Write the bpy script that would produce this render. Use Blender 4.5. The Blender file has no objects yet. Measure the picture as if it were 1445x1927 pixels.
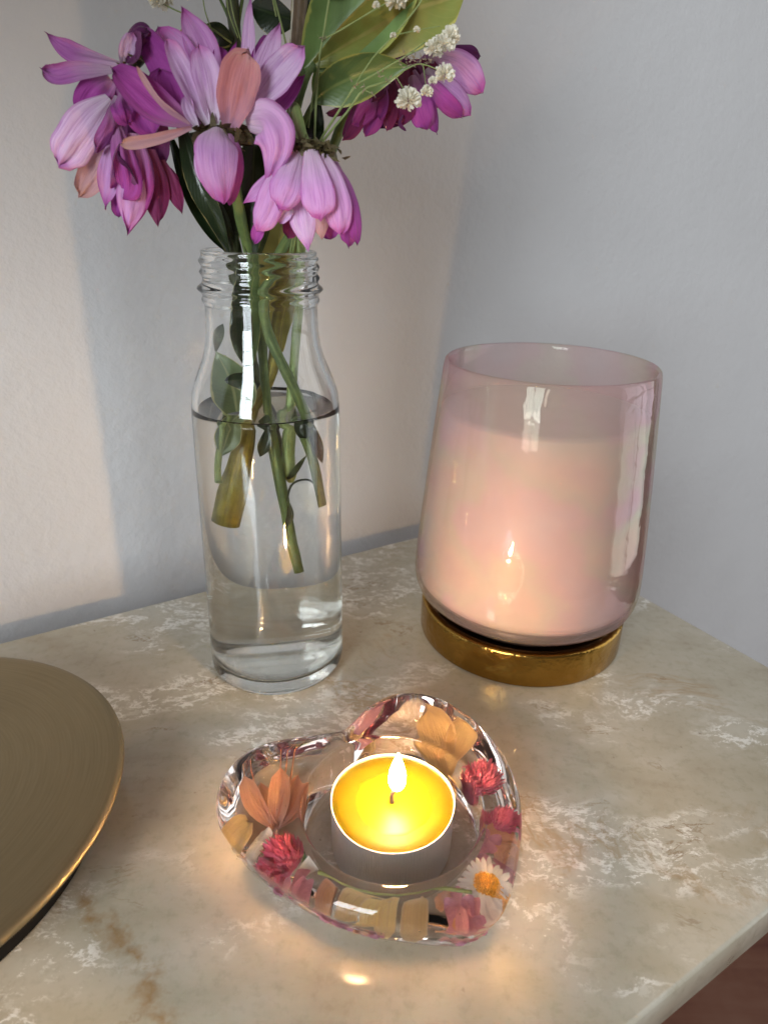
import bpy, bmesh, math, random
from mathutils import Vector, Matrix, noise
random.seed(7)
sc = bpy.context.scene
COL = sc.collection
S = 0.01                                   # everything below is written in centimetres
R = math.radians
# ------------------------------------------------------------------ camera
F_, PITCH, ROLL, HC = 1263.656, 0.4219, 0.02717, 18.71     # focal length in photo pixels, cm above the marble
fw = Vector((0, math.cos(PITCH), -math.sin(PITCH)))
rt0 = Vector((1, 0, 0)); up0 = rt0.cross(fw)
rt = rt0*math.cos(ROLL) + up0*math.sin(ROLL)
up = -rt0*math.sin(ROLL) + up0*math.cos(ROLL)
EYE = Vector((0, 0, HC))
cd = bpy.data.cameras.new('camera')
cam = bpy.data.objects.new('camera', cd); COL.objects.link(cam)
cd.sensor_fit = 'HORIZONTAL'; cd.sensor_width = 36; cd.lens = 36*F_/1445
cd.clip_start = 0.005; cd.clip_end = 60
m = Matrix((rt, up, -fw)).transposed().to_4x4(); m.translation = EYE*S
cam.matrix_world = m
cd.dof.use_dof = True; cd.dof.focus_distance = 0.235; cd.dof.aperture_fstop = 20.0
sc.camera = cam
# ------------------------------------------------------------------ world, windows, exposure
w = bpy.data.worlds.new('World'); sc.world = w; w.use_nodes = True
bg = w.node_tree.nodes['Background']
bg.inputs[0].default_value = (1.0, 0.86, 0.74, 1); bg.inputs[1].default_value = 0.115
def window(name, pos, target, sx, sy, power, color):
    # a casement of 2 x 3 panes, each pane a lamp at its real place in the room
    pos = Vector(pos)*S; d = (Vector(target)*S-pos).normalized()
    q = d.to_track_quat('-Z', 'Y').to_matrix()
    for i in range(2):
        for j in range(3):
            l = bpy.data.lights.new(name, 'AREA'); l.shape = 'RECTANGLE'
            l.size = sx*S/2*0.93; l.size_y = sy*S/3*0.95
            l.energy = power/6; l.color = color
            o = bpy.data.objects.new(name, l); COL.objects.link(o)
            mm = q.to_4x4()
            mm.translation = pos + q @ Vector(((i-.5)*sx*S/2, (j-1)*sy*S/3, 0))
            o.matrix_world = mm
window('rear_window_pane', (-76, -153, 64), (0, 25, 10), 64, 128, 38, (0.87, 0.945, 1.0))
window('side_window_pane', (112, 32, 34), (0, 28, 10), 92, 165, 5.6, (0.90, 0.96, 1.0))
sc.view_settings.view_transform = 'Standard'; sc.view_settings.look = 'None'
sc.view_settings.exposure = 0.13; sc.view_settings.gamma = 1
cy = sc.cycles
cy.max_bounces = 20; cy.transmission_bounces = 18; cy.glossy_bounces = 8; cy.diffuse_bounces = 4
cy.transparent_max_bounces = 24
cy.caustics_reflective = True; cy.caustics_refractive = True; cy.blur_glossy = 0.3
cy.sample_clamp_indirect = 150; cy.use_denoising = True
try: cy.denoiser = 'OPENIMAGEDENOISE'
except Exception: pass

# ------------------------------------------------------------------ helpers
def ray(px, py): return fw + rt*((px-722.5)/F_) - up*((py-963.5)/F_)
def PY(px, py, Y):
    d = ray(px, py); return EYE + d*(Y/d.y)
def PZ(px, py, z):
    d = ray(px, py); return EYE + d*((z-HC)/d.z)
def proj(p):
    d = p-EYE; z = d.dot(fw); return 722.5+F_*d.dot(rt)/z, 963.5-F_*d.dot(up)/z
def link(name, me, mat, parent=None):
    o = bpy.data.objects.new(name, me); COL.objects.link(o)
    if mat:
        me.materials.append(mat)
    if parent: o.parent = parent
    return o
def mesh(name, verts, faces, mat, parent=None, smooth=True, uv=None):
    me = bpy.data.meshes.new(name)
    off = parent.location/S if parent else Vector((0, 0, 0))
    p = parent
    while p and p.parent:
        p = p.parent; off = off + p.location/S
    me.from_pydata([tuple((Vector(v)-off)*S) for v in verts], [], faces)
    if smooth: me.polygons.foreach_set('use_smooth', [True]*len(me.polygons))
    if uv:
        l = me.uv_layers.new(name='UVMap')
        for lp in me.loops: l.data[lp.index].uv = uv[lp.vertex_index]
    me.update()
    return link(name, me, mat, parent)
def root(name, loc, label, cat, group=None):
    o = bpy.data.objects.new(name, None); COL.objects.link(o); o.location = Vector(loc)*S
    o.empty_display_size = 0.01
    o['label'] = label; o['category'] = cat
    if group: o['group'] = group
    return o
def lathe(name, prof, cx, cy_, mat, parent=None, n=96, fn=None, close=False):
    V, Fc = [], []; npf = len(prof)
    for i, (r, z) in enumerate(prof):
        for k in range(n):
            a = 2*math.pi*k/n
            rr, zz = (fn(r, z, a, i) if fn else (r, z))
            V.append((cx+rr*math.cos(a), cy_+rr*math.sin(a), zz))
    for i in range(npf-1 if not close else npf):
        i2 = (i+1) % npf
        for k in range(n):
            k2 = (k+1) % n
            Fc.append((i*n+k, i*n+k2, i2*n+k2, i2*n+k))
    if not close:
        if prof[0][0] < .02: pass
        Fc.append(tuple(range(n-1, -1, -1)))
        Fc.append(tuple((npf-1)*n+k for k in range(n)))
    return mesh(name, V, Fc, mat, parent)
def catmull(pts, n):
    pts = [Vector(p) for p in pts]
    if len(pts) == 2: pts = [pts[0], (pts[0]+pts[1])/2, pts[1]]
    P = [pts[0]*2-pts[1]] + pts + [pts[-1]*2-pts[-2]]
    out = []; seg = len(pts)-1
    for i in range(n+1):
        t = i/n*seg; k = min(int(t), seg-1); u = t-k
        a, b, c, d = P[k:k+4]
        out.append(0.5*((2*b)+(c-a)*u+(2*a-5*b+4*c-d)*u*u+(3*b-a-3*c+d)*u**3))
    return out
def tube_data(pts, r0, r1, seg=9, n=16, wob=0.06, V=None, Fc=None, uv=None, cap=True):
    V = [] if V is None else V; Fc = [] if Fc is None else Fc; uv = [] if uv is None else uv
    sp = catmull(pts, n); b = len(V); up_ = None
    for i, p in enumerate(sp):
        t = (sp[min(i+1, n)]-sp[max(i-1, 0)]).normalized()
        if up_ is None: up_ = t.orthogonal().normalized()
        up_ = (up_-t*up_.dot(t)).normalized(); sd = t.cross(up_)
        r = r0(i/n) if callable(r0) else r0+(r1-r0)*i/n
        r *= 1+wob*math.sin(i*1.7+b)*random.uniform(.5, 1)
        for k in range(seg):
            a = 2*math.pi*k/seg
            V.append(p+up_*r*math.cos(a)+sd*r*math.sin(a)); uv.append((k/seg, i/n))
    for i in range(n):
        for k in range(seg):
            k2 = (k+1) % seg
            Fc.append((b+i*seg+k, b+i*seg+k2, b+(i+1)*seg+k2, b+(i+1)*seg+k))
    if cap:
        Fc.append(tuple(b+k for k in range(seg-1, -1, -1)))
        Fc.append(tuple(b+n*seg+k for k in range(seg)))
    return V, Fc, uv
def tube(name, pts, r0, r1, mat, parent, seg=9, n=16, wob=0.06):
    V, Fc, uv = tube_data(pts, r0, r1, seg, n, wob)
    return mesh(name, V, Fc, mat, parent, uv=uv)
def blade(name, pts, width, mat, parent, cup=.25, roll=0., base=.3, peak=.6, tip='round', groove=.03,
          wave=.05, n=14, m_=8, crease=0., view=None, curl=0., jag=0.0, wrk=0.):
    """a petal or leaf: pts are points in cm, width in cm, faces the eye unless rolled"""
    sp = catmull(pts, n); V, uv, Fc = [], [], []
    ph = random.uniform(0, 6.28)
    Nprev = None
    for i, p in enumerate(sp):
        v = i/n
        t = (sp[min(i+1, n)]-sp[max(i-1, 0)]).normalized()
        vd = (view if view is not None else (EYE-p)).normalized()
        s = t.cross(vd)
        if s.length < .15 and Nprev is not None: s = Nprev[0]
        s.normalize()
        if Nprev is not None and s.dot(Nprev[0]) < 0 and curl == 0: s = -s
        nn = s.cross(t).normalized(); Nprev = (s, nn)
        ro = roll + curl*v
        s2 = s*math.cos(ro)+nn*math.sin(ro); n2 = -s*math.sin(ro)+nn*math.cos(ro)
        if v < peak: wd = base+(1-base)*math.sin(math.pi/2*v/peak)
        else:
            q = (v-peak)/(1-peak)
            wd = (math.sqrt(max(0, 1-q**2.2)) if tip == 'round' else (1-q**1.7) if tip == 'point' else max(0, 1-q*q)**.75)
        wd = max(wd, .02)*width/2
        if wrk: wd *= 1+.10*noise.noise(Vector((v*4.5, ph*7, 2.)))
        for j in range(m_+1):
            u = -1+2*j/m_
            h = cup*width/2*(u*u*min(1, wd*2/width+.2)) + groove*width*math.cos(u*math.pi*2.6)*math.sin(math.pi*min(v*1.1, 1))
            h += crease*width*abs(u)*wd*2/width
            h += wave*width*math.sin(v*7+ph+u*1.3)*abs(u)
            if wrk:
                h += wrk*width*(noise.noise(Vector((u*2.6+ph*9, v*2.2, ph*3)))+.5*noise.noise(Vector((u*7+ph*5, v*3, 4.+ph))))*min(1, v*2.5)
            e = (jag*width*(math.cos(u*4.4+ph)+random.uniform(-.5, .5))) if i >= n-1 else 0
            V.append(p+s2*wd*u+n2*h+t*(e+(.04*width*(1-abs(u)) if i == n else 0))); uv.append((j/m_, v))
    k = m_+1
    for i in range(n):
        for j in range(m_):
            Fc.append((i*k+j, i*k+j+1, (i+1)*k+j+1, (i+1)*k+j))
    return mesh(name, V, Fc, mat, parent, uv=uv)
def pet(parent, pts, wpx, mat, name='petal', **kw):
    """pts: (photo x, photo y, distance along +Y)"""
    q = [PY(*p) for p in pts]
    d = sum((x-EYE).dot(fw) for x in q)/len(q)
    return blade(name, q, wpx*d/F_, mat, parent, **kw)

# ------------------------------------------------------------------ materials
class NT:
    def __init__(s, name):
        s.m = bpy.data.materials.new(name); s.m.use_nodes = True; s.t = s.m.node_tree
        s.t.nodes.clear(); s.out = s.t.nodes.new('ShaderNodeOutputMaterial')
    def n(s, typ, _inp=None, **kw):
        nd = s.t.nodes.new('ShaderNode'+typ)
        for k, v in kw.items(): setattr(nd, k, v)
        for k, v in (_inp or {}).items():
            sk = nd.inputs[k]
            if hasattr(v, 'is_linked') or isinstance(v, bpy.types.NodeSocket): s.t.links.new(v, sk)
            else: sk.default_value = v
        return nd
    def l(s, a, b): s.t.links.new(a, b)
    def ramp(s, fac, stops, interp='LINEAR'):
        nd = s.n('ValToRGB', {0: fac}); cr = nd.color_ramp; cr.interpolation = interp
        while len(cr.elements) < len(stops): cr.elements.new(0.5)
        for e, (p, c) in zip(cr.elements, stops):
            e.position = p; e.color = (*c, 1) if len(c) == 3 else c
        return nd.outputs[0]
    def mix(s, fac, a, b, blend='MIX'):
        nd = s.n('MixRGB', {0: fac, 1: a, 2: b}, blend_type=blend); return nd.outputs[0]
    def math(s, op, a, b=0.0, c=0.0):
        return s.n('Math', {0: a, 1: b, 2: c}, operation=op).outputs[0]
    def noise(s, vec, scale, detail=4, rough=.55, dist=0., out=0):
        d = {'Scale': scale, 'Detail': detail, 'Roughness': rough, 'Distortion': dist}
        if vec is not None: d['Vector'] = vec
        return s.n('TexNoise', d).outputs[out]
    def bump(s, h, strength=.3, dist=.001):
        return s.n('Bump', {'Height': h, 'Strength': strength, 'Distance': dist}).outputs[0]
    def done(s, sh): s.l(sh, s.out.inputs[0]); return s.m
def c4(c): return (c[0], c[1], c[2], 1)

def petal_mat(name, base, mid, tip, back, trans=.3, streak=.5):
    t = NT(name)
    uv = t.n('UVMap').outputs[0]; sp = t.n('SeparateXYZ', {0: uv})
    rnd = t.n('ObjectInfo').outputs['Random']
    cb = t.n('CombineXYZ', {0: t.math('MULTIPLY', sp.outputs[0], 11.0), 1: t.math('MULTIPLY', sp.outputs[1], 1.3), 2: t.math('MULTIPLY', rnd, 60.0)}).outputs[0]
    st = t.noise(cb, 1.6, 4, .6)
    vv = t.math('ADD', sp.outputs[1], t.math('MULTIPLY', t.math('SUBTRACT', st, .5), .5))
    col = t.ramp(vv, [(0.0, base), (0.22, tuple((a+b)/2 for a, b in zip(base, mid))), (0.5, mid), (0.8, mid), (1.0, tip)])
    stk = t.ramp(st, [(.35, (.66, .44, .70)), (.55, (1, 1, 1)), (.7, (1.0, 1.0, 1.0))])
    col = t.mix(streak, col, stk, 'MULTIPLY')
    obj = t.n('TexCoord').outputs['Object']
    big = t.noise(obj, 90, 3, .6)
    col = t.mix(t.math('MULTIPLY', big, .5), col, t.mix(.5, col, c4(tip)), 'MIX')
    hsv = t.n('HueSaturation', {'Hue': t.math('ADD', .49, t.math('MULTIPLY', rnd, .022)), 'Value': t.math('ADD', .88, t.math('MULTIPLY', rnd, .24)), 'Color': col}).outputs[0]
    bf = t.n('NewGeometry').outputs['Backfacing']
    au = t.math('ABSOLUTE', t.math('SUBTRACT', t.math('MULTIPLY', sp.outputs[0], 2.0), 1.0))
    rim = t.ramp(t.math('ADD', t.math('MAXIMUM', au, t.math('MULTIPLY', sp.outputs[1], .97)), t.math('MULTIPLY', t.math('SUBTRACT', big, .5), .35)), [(.84, (0, 0, 0)), (1.0, (1, 1, 1))])
    hsv = t.mix(t.math('MULTIPLY', rim, .65), hsv, c4(back))
    col = t.mix(t.math('MULTIPLY', bf, .6), hsv, c4(back))
    fine = t.noise(obj, 1100, 2, .5)
    h = t.math('ADD', t.math('MULTIPLY', st, 1.0), t.math('MULTIPLY', fine, .15))
    nb = t.bump(h, .55, .0006)
    p = t.n('BsdfPrincipled', {'Base Color': col, 'Roughness': .55, 'Normal': nb, 'Sheen Weight': .25, 'Specular IOR Level': .3})
    tr = t.n('BsdfTranslucent', {'Color': col, 'Normal': nb})
    return t.done(t.n('MixShader', {0: trans, 1: p.outputs[0], 2: tr.outputs[0]}).outputs[0])
PL = petal_mat('petal_lilac', (.90, .80, .88), (.84, .46, .86), (.70, .15, .54), (.46, .06, .37), .28, .6)
PP = petal_mat('petal_pale', (.92, .88, .92), (.90, .66, .95), (.80, .34, .74), (.46, .10, .42), .3, .7)
PM = petal_mat('petal_magenta', (.62, .36, .55), (.52, .09, .46), (.36, .04, .30), (.28, .035, .24), .3, .7)
PD = petal_mat('petal_withered', (.30, .09, .24), (.16, .022, .13), (.09, .012, .06), (.14, .02, .11), .2)
PB = petal_mat('petal_bruised', (.84, .70, .80), (.58, .20, .58), (.13, .012, .09), (.34, .04, .28), .28, .7)
PR = petal_mat('petal_wine', (.40, .10, .22), (.27, .025, .13), (.22, .02, .09), (.28, .03, .14), .3)
PK = petal_mat('petal_salmon', (.66, .34, .50), (.80, .32, .32), (.78, .46, .42), (.6, .25, .3), .3, .3)
PC = petal_mat('petal_peach', (.72, .42, .52), (.72, .42, .45), (.70, .40, .34), (.6, .3, .3), .35, .35)

def leaf_mat(name, green, rib, margin, marg_amt=.82, brown=.0, trans=.3, gloss=.35):
    t = NT(name)
    uv = t.n('UVMap').outputs[0]; sp = t.n('SeparateXYZ', {0: uv})
    u = t.math('ABSOLUTE', t.math('SUBTRACT', t.math('MULTIPLY', sp.outputs[0], 2.0), 1.0))
    obj = t.n('TexCoord').outputs['Object']
    n1 = t.noise(obj, 130, 4, .6); n2 = t.noise(obj, 45, 3, .6)
    g = t.ramp(n2, [(.3, tuple(c*.6 for c in green)), (.55, green), (.75, tuple(min(1, c*1.5) for c in green))])
    sv = t.n('TexWave', {'Vector': t.n('CombineXYZ', {0: 0., 1: t.math('SUBTRACT', t.math('MULTIPLY', sp.outputs[1], 1.3), t.math('MULTIPLY', u, .35)), 2: 0.}).outputs[0], 'Scale': 3.2, 'Distortion': .6, 'Detail': 1.}, bands_direction='Y').outputs[1]
    g = t.mix(t.math('MULTIPLY', t.ramp(sv, [(.0, (0, 0, 0)), (.86, (0, 0, 0)), (1.0, (1, 1, 1))]), .10), g, c4(rib))
    mid = t.ramp(u, [(.0, (1, 1, 1)), (.045, (.9, .9, .9)), (.09, (0, 0, 0))])
    g = t.mix(t.math('MULTIPLY', mid, .8), g, c4(rib))
    mg = t.math('ADD', u, t.math('MULTIPLY', t.math('SUBTRACT', n1, .5), .45))
    mk = t.ramp(mg, [(marg_amt, (0, 0, 0)), (min(1, marg_amt+.06), (1, 1, 1))])
    g = t.mix(mk, g, c4(margin))
    g = t.mix(t.math('MULTIPLY', t.ramp(n2, [(.5, (0, 0, 0)), (.65, (1, 1, 1))]), brown), g, (.22, .13, .025, 1))
    h = t.math('ADD', t.math('MULTIPLY', sv, .05), n1)
    nb = t.bump(h, .3, .0008)
    p = t.n('BsdfPrincipled', {'Base Color': g, 'Roughness': gloss, 'Normal': nb})
    tr = t.n('BsdfTranslucent', {'Color': g})
    return t.done(t.n('MixShader', {0: trans, 1: p.outputs[0], 2: tr.outputs[0]}).outputs[0])
LG = leaf_mat('leaf_green', (.15, .24, .075), (.26, .32, .10), (.42, .45, .12), .9)
LY = leaf_mat('leaf_olive', (.31, .36, .09), (.54, .48, .16), (.56, .54, .15), .88, brown=.6)
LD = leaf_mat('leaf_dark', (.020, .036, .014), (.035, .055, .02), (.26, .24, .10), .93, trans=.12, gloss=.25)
LP = leaf_mat('leaf_pale', (.17, .23, .10), (.36, .38, .18), (.46, .45, .22), .9)
LV = leaf_mat('leaf_yellow', (.46, .42, .12), (.38, .33, .08), (.5, .48, .2), .95, gloss=.5)

def stem_mat(name, a, b, scale=220, rough=.5):
    t = NT(name); uv = t.n('UVMap').outputs[0]
    obj = t.n('TexCoord').outputs['Object']
    mp = t.n('Mapping', {0: uv, 3: (9, 2.2, 1)}).outputs[0]
    n1 = t.noise(mp, 2.2, 5, .6); n2 = t.noise(obj, scale, 4, .6)
    col = t.ramp(t.math('ADD', t.math('MULTIPLY', n1, .55), t.math('MULTIPLY', n2, .45)), [(.34, a), (.62, b)])
    p = t.n('BsdfPrincipled', {'Base Color': col, 'Roughness': rough, 'Normal': t.bump(t.math('ADD', n1, n2), .5, .0007)})
    return t.done(p.outputs[0])
SG = stem_mat('stem_green', (.055, .10, .03), (.16, .22, .06))
SL = stem_mat('stem_light', (.16, .24, .07), (.33, .40, .15))
SD = stem_mat('stem_dark', (.02, .025, .012), (.07, .085, .03))
SB = stem_mat('stem_bark', (.07, .042, .02), (.20, .13, .07))
ST = stem_mat('stem_cut', (.13, .09, .015), (.28, .24, .03), 300)
SW = stem_mat('stem_pith', (.6, .55, .42), (.72, .68, .55))
SY = stem_mat('stem_grey', (.16, .20, .17), (.32, .36, .32))
SC = stem_mat('calyx_brown', (.04, .035, .012), (.17, .13, .05))

def simple(name, col, rough=.5, metal=0., spec=.5, var=.15, scale=300, bump=0., trans=0., sss=0., sssr=None):
    t = NT(name); obj = t.n('TexCoord').outputs['Object']
    n1 = t.noise(obj, scale, 4, .6)
    cc = t.ramp(n1, [(.3, tuple(c*(1-var) for c in col)), (.7, tuple(min(1, c*(1+var)) for c in col))])
    d = {'Base Color': cc, 'Roughness': rough, 'Metallic': metal, 'Specular IOR Level': spec}
    if bump: d['Normal'] = t.bump(n1, bump, .0006)
    if sss: d['Subsurface Weight'] = sss; d['Subsurface Radius'] = sssr or (1, .6, .3); d['Subsurface Scale'] = .006
    p = t.n('BsdfPrincipled', d).outputs[0]
    if trans:
        p = t.n('MixShader', {0: trans, 1: p, 2: t.n('BsdfTranslucent', {'Color': cc}).outputs[0]}).outputs[0]
    return t.done(p)
def glass(name, col, ior, rough=0.0):
    t = NT(name)
    return t.done(t.n('BsdfGlass', {'Color': c4(col), 'IOR': ior, 'Roughness': rough}).outputs[0])
GB = glass('bottle_glass', (.992, .997, .995), 1.5)
GW = glass('water', (.985, .98, .965), 1.33)
GR = glass('clear_resin', (.99, .965, .955), 1.5)

def wall_mat(c1=(.54, .535, .54), c2=(.575, .57, .575)):
    t = NT('wall_paint'); obj = t.n('TexCoord').outputs['Object']
    n1 = t.noise(obj, 330, 3, .55); n2 = t.noise(obj, 90, 4, .6); n3 = t.noise(obj, 9, 3, .5)
    col = t.ramp(n3, [(.3, c1), (.7, c2)])
    h = t.math('ADD', t.math('MULTIPLY', n1, .4), n2)
    p = t.n('BsdfPrincipled', {'Base Color': col, 'Roughness': .62, 'Specular IOR Level': .25, 'Normal': t.bump(h, .38, .002)})
    return t.done(p.outputs[0])
WM = wall_mat()
def marble_mat():
    t = NT('marble'); obj = t.n('TexCoord').outputs['Object']
    wv = t.noise(obj, 16, 4, .6, out=1)
    warp = t.n('VectorMath', {0: t.n('VectorMath', {0: wv, 1: (.5, .5, .5)}, operation='SUBTRACT').outputs[0], 'Scale': .022}, operation='SCALE').outputs[0]
    pv = t.n('VectorMath', {0: obj, 1: warp}, operation='ADD').outputs[0]
    # streaky along one direction
    mp = t.n('Mapping', {0: pv, 2: (0, 0, R(12)), 3: (.75, 1.35, 1)}).outputs[0]
    big = t.noise(mp, 14, 4, .55)
    med = t.noise(mp, 60, 5, .6)
    base = t.ramp(t.math('ADD', t.math('MULTIPLY', big, .7), t.math('MULTIPLY', med, .3)),
                  [(.32, (.42, .355, .25)), (.46, (.51, .455, .345)), (.56, (.57, .52, .42)), (.72, (.62, .59, .50))])
    # pale torn flecks: ridges of a warped noise inside sparse patches
    patch = t.noise(mp, 15, 3, .55)
    pm = t.ramp(patch, [(.505, (0, 0, 0)), (.565, (1, 1, 1))])
    rg = t.noise(mp, 58, 7, .72, .12)
    ridge = t.math('ABSOLUTE', t.math('SUBTRACT', rg, .5))
    rm = t.ramp(ridge, [(.0, (1, 1, 1)), (.022, (.8, .8, .8)), (.045, (0, 0, 0))])
    ft = t.ramp(t.noise(mp, 150, 5, .75), [(.45, (0, 0, 0)), (.5, (1, 1, 1))])
    fm = t.math('MULTIPLY', t.math('MULTIPLY', pm, rm), ft)
    col = t.mix(t.math('MULTIPLY', fm, 1.0), base, (.90, .87, .80, 1))
    # broader cloudy pale chips
    chip = t.ramp(t.noise(mp, 70, 7, .75, .1), [(.585, (0, 0, 0)), (.60, (1, 1, 1))])
    col = t.mix(t.math('MULTIPLY', t.math('MULTIPLY', chip, pm), .5), col, (.76, .73, .64, 1))
    # thin dark hairlines and rusty veins
    hv = t.noise(mp, 17, 7, .66, .3)
    hr = t.math('ABSOLUTE', t.math('SUBTRACT', hv, .52))
    hm = t.ramp(hr, [(.0, (1, 1, 1)), (.004, (.6, .6, .6)), (.012, (0, 0, 0))])
    hp = t.ramp(t.noise(obj, 26, 2, .5), [(.52, (0, 0, 0)), (.62, (1, 1, 1))])
    col = t.mix(t.math('MULTIPLY', t.math('MULTIPLY', hm, hp), .7), col, (.28, .18, .09, 1))
    rv = t.math('ABSOLUTE', t.math('SUBTRACT', t.noise(mp, 8.5, 6, .6, 1.1), .46))
    rvm = t.ramp(rv, [(.0, (1, 1, 1)), (.012, (.4, .4, .4)), (.03, (0, 0, 0))])
    rp = t.ramp(t.noise(obj, 13, 2, .5), [(.5, (0, 0, 0)), (.6, (1, 1, 1))])
    col = t.mix(t.math('MULTIPLY', t.math('MULTIPLY', rvm, rp), .55), col, (.40, .25, .10, 1))
    # one rusty crack running to the front at the left
    p0, p1 = PZ(150, 1675, 0)*S, PZ(322, 1925, 0)*S; dv_ = (p1-p0).normalized(); nv_ = Vector((-dv_.y, dv_.x, 0))
    wn = t.math('MULTIPLY', t.math('SUBTRACT', t.noise(obj, 55, 5, .65), .5), .022)
    q_ = t.n('VectorMath', {0: t.n('VectorMath', {0: t.n('NewGeometry').outputs['Position'], 1: tuple(p0)}, operation='SUBTRACT').outputs[0], 1: tuple(nv_)}, operation='DOT_PRODUCT').outputs['Value']
    l_ = t.n('VectorMath', {0: t.n('VectorMath', {0: t.n('NewGeometry').outputs['Position'], 1: tuple(p0)}, operation='SUBTRACT').outputs[0], 1: tuple(dv_)}, operation='DOT_PRODUCT').outputs['Value']
    ck = t.ramp(t.math('ABSOLUTE', t.math('ADD', q_, wn)), [(.0, (1, 1, 1)), (.0009, (.8, .8, .8)), (.0024, (0, 0, 0))])
    ck = t.math('MULTIPLY', t.math('MULTIPLY', ck, t.ramp(l_, [(.0, (0, 0, 0)), (.004, (1, 1, 1)), (.05, (1, 1, 1)), (.06, (0, 0, 0))])), t.ramp(t.noise(obj, 160, 3, .6), [(.4, (.2, .2, .2)), (.55, (1, 1, 1))]))
    col = t.mix(t.math('MULTIPLY', ck, .75), col, (.36, .20, .065, 1))
    pit = t.ramp(t.noise(obj, 210, 2, .5), [(.74, (0, 0, 0)), (.79, (1, 1, 1))])
    col = t.mix(t.math('MULTIPLY', pit, .55), col, (.16, .11, .07, 1))
    mot = t.ramp(t.noise(obj, 260, 4, .65), [(.3, (.84, .83, .80)), (.5, (1, 1, 1)), (.7, (1.0, 1.0, 1.0))])
    col = t.mix(.8, col, mot, 'MULTIPLY')
    rgh = t.ramp(med, [(.3, (.10, .10, .10)), (.7, (.20, .20, .20))])
    p = t.n('BsdfPrincipled', {'Base Color': col, 'Roughness': rgh, 'Specular IOR Level': .5,
            'Normal': t.bump(t.math('ADD', fm, med), .06, .0005)})
    return t.done(p.outputs[0])
MM = marble_mat()

# ------------------------------------------------------------------ the setting
DV = Vector((.8486, .529, 0)); NV = Vector((-.529, .8486, 0))      # along the wall, into the wall
def wallbox(name, a, b, thick, z0, z1, mat=None):
    # box from a to b along the wall, its face at a..b, thickness into the wall; rounded at b (outer corner)
    r = .35; V, Fc = [], []
    prof = [a, b-DV*r]
    for k in range(1, 7):
        an = math.pi/2*k/6
        prof.append(b-DV*r+NV*r + DV*r*math.sin(an)-NV*r*math.cos(an))
    prof += [b+NV*thick, a+NV*thick]
    n = len(prof)
    for z in (z0, z1): V += [Vector((p.x, p.y, z)) for p in prof]
    Fc = [(i, (i+1) % n, n+(i+1) % n, n+i) for i in range(n)] + [tuple(range(n-1, -1, -1)), tuple(range(n, 2*n))]
    o = mesh(name, V, Fc, mat or WM, smooth=False); o['kind'] = 'structure'
    for p in o.data.polygons: p.use_smooth = len(p.vertices) == 4
    try: o.data.set_sharp_from_angle(angle=R(35))
    except Exception: pass
    return o
FLOOR = -52
wallbox('wall', NV*33.6-DV*150, NV*33.6+DV*190, 11.0, FLOOR, 130)
def floor_mat():
    t = NT('floor_wood'); obj = t.n('TexCoord').outputs['Object']
    mp = t.n('Mapping', {0: obj, 2: (0, 0, R(-58)), 3: (3, 30, 1)}).outputs[0]
    n1 = t.noise(mp, 2.2, 6, .65, .6); n2 = t.noise(obj, 11, 4, .6)
    col = t.ramp(t.math('ADD', t.math('MULTIPLY', n1, .35), t.math('MULTIPLY', n2, .65)), [(.38, (.075, .012, .004)), (.5, (.12, .038, .016)), (.66, (.15, .062, .034))])
    p = t.n('BsdfPrincipled', {'Base Color': col, 'Roughness': .45, 'Normal': t.bump(n1, .2, .002)})
    return t.done(p.outputs[0])
fl = mesh('floor', [(-250, -260, FLOOR), (250, -260, FLOOR), (250, 260, FLOOR), (-250, 260, FLOOR)], [(0, 1, 2, 3)], floor_mat(), smooth=False)
fl['kind'] = 'structure'
# ---- marble topped table standing against the wall
tb = root('side_table', (5, 18, 0), 'side table with a polished beige marble top, pushed against the white wall', 'table')
def slab(name, d0, d1, n0, n1, z0, z1, bev, mat, parent):
    bm = bmesh.new()
    me = bpy.data.meshes.new(name)
    vs = [bm.verts.new(((DV*d+NV*n_+Vector((0, 0, z)))-parent.location/S)*S) for z in (z0, z1) for d, n_ in ((d0, n0), (d1, n0), (d1, n1), (d0, n1))]
    for f in ((3, 2, 1, 0), (4, 5, 6, 7), (0, 1, 5, 4), (1, 2, 6, 5), (2, 3, 7, 6), (3, 0, 4, 7)): bm.faces.new([vs[i] for i in f])
    bmesh.ops.bevel(bm, geom=bm.edges[:], offset=bev*S, segments=3, affect='EDGES', profile=.5)
    bm.to_mesh(me); bm.free()
    me.polygons.foreach_set('use_smooth', [True]*len(me.polygons))
    try: me.set_sharp_from_angle(angle=R(40))
    except Exception: pass
    return link(name, me, mat, parent)
slab('marble_top', -34, 28.65, 5.21, 31.12, -1.5, 0, .12, MM, tb)
WW = simple('dark_wood', (.12, .06, .035), .4, var=.4, scale=40, bump=.2)
slab('apron', -32, 22, 15, 29.5, -6, -1.51, .1, WW, tb)
for d in (-31.5, 16.5):
    for n_ in (15.5, 26): slab('leg', d, d+3, n_, n_+3, FLOOR, -6.01, .15, WW, tb)

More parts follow.
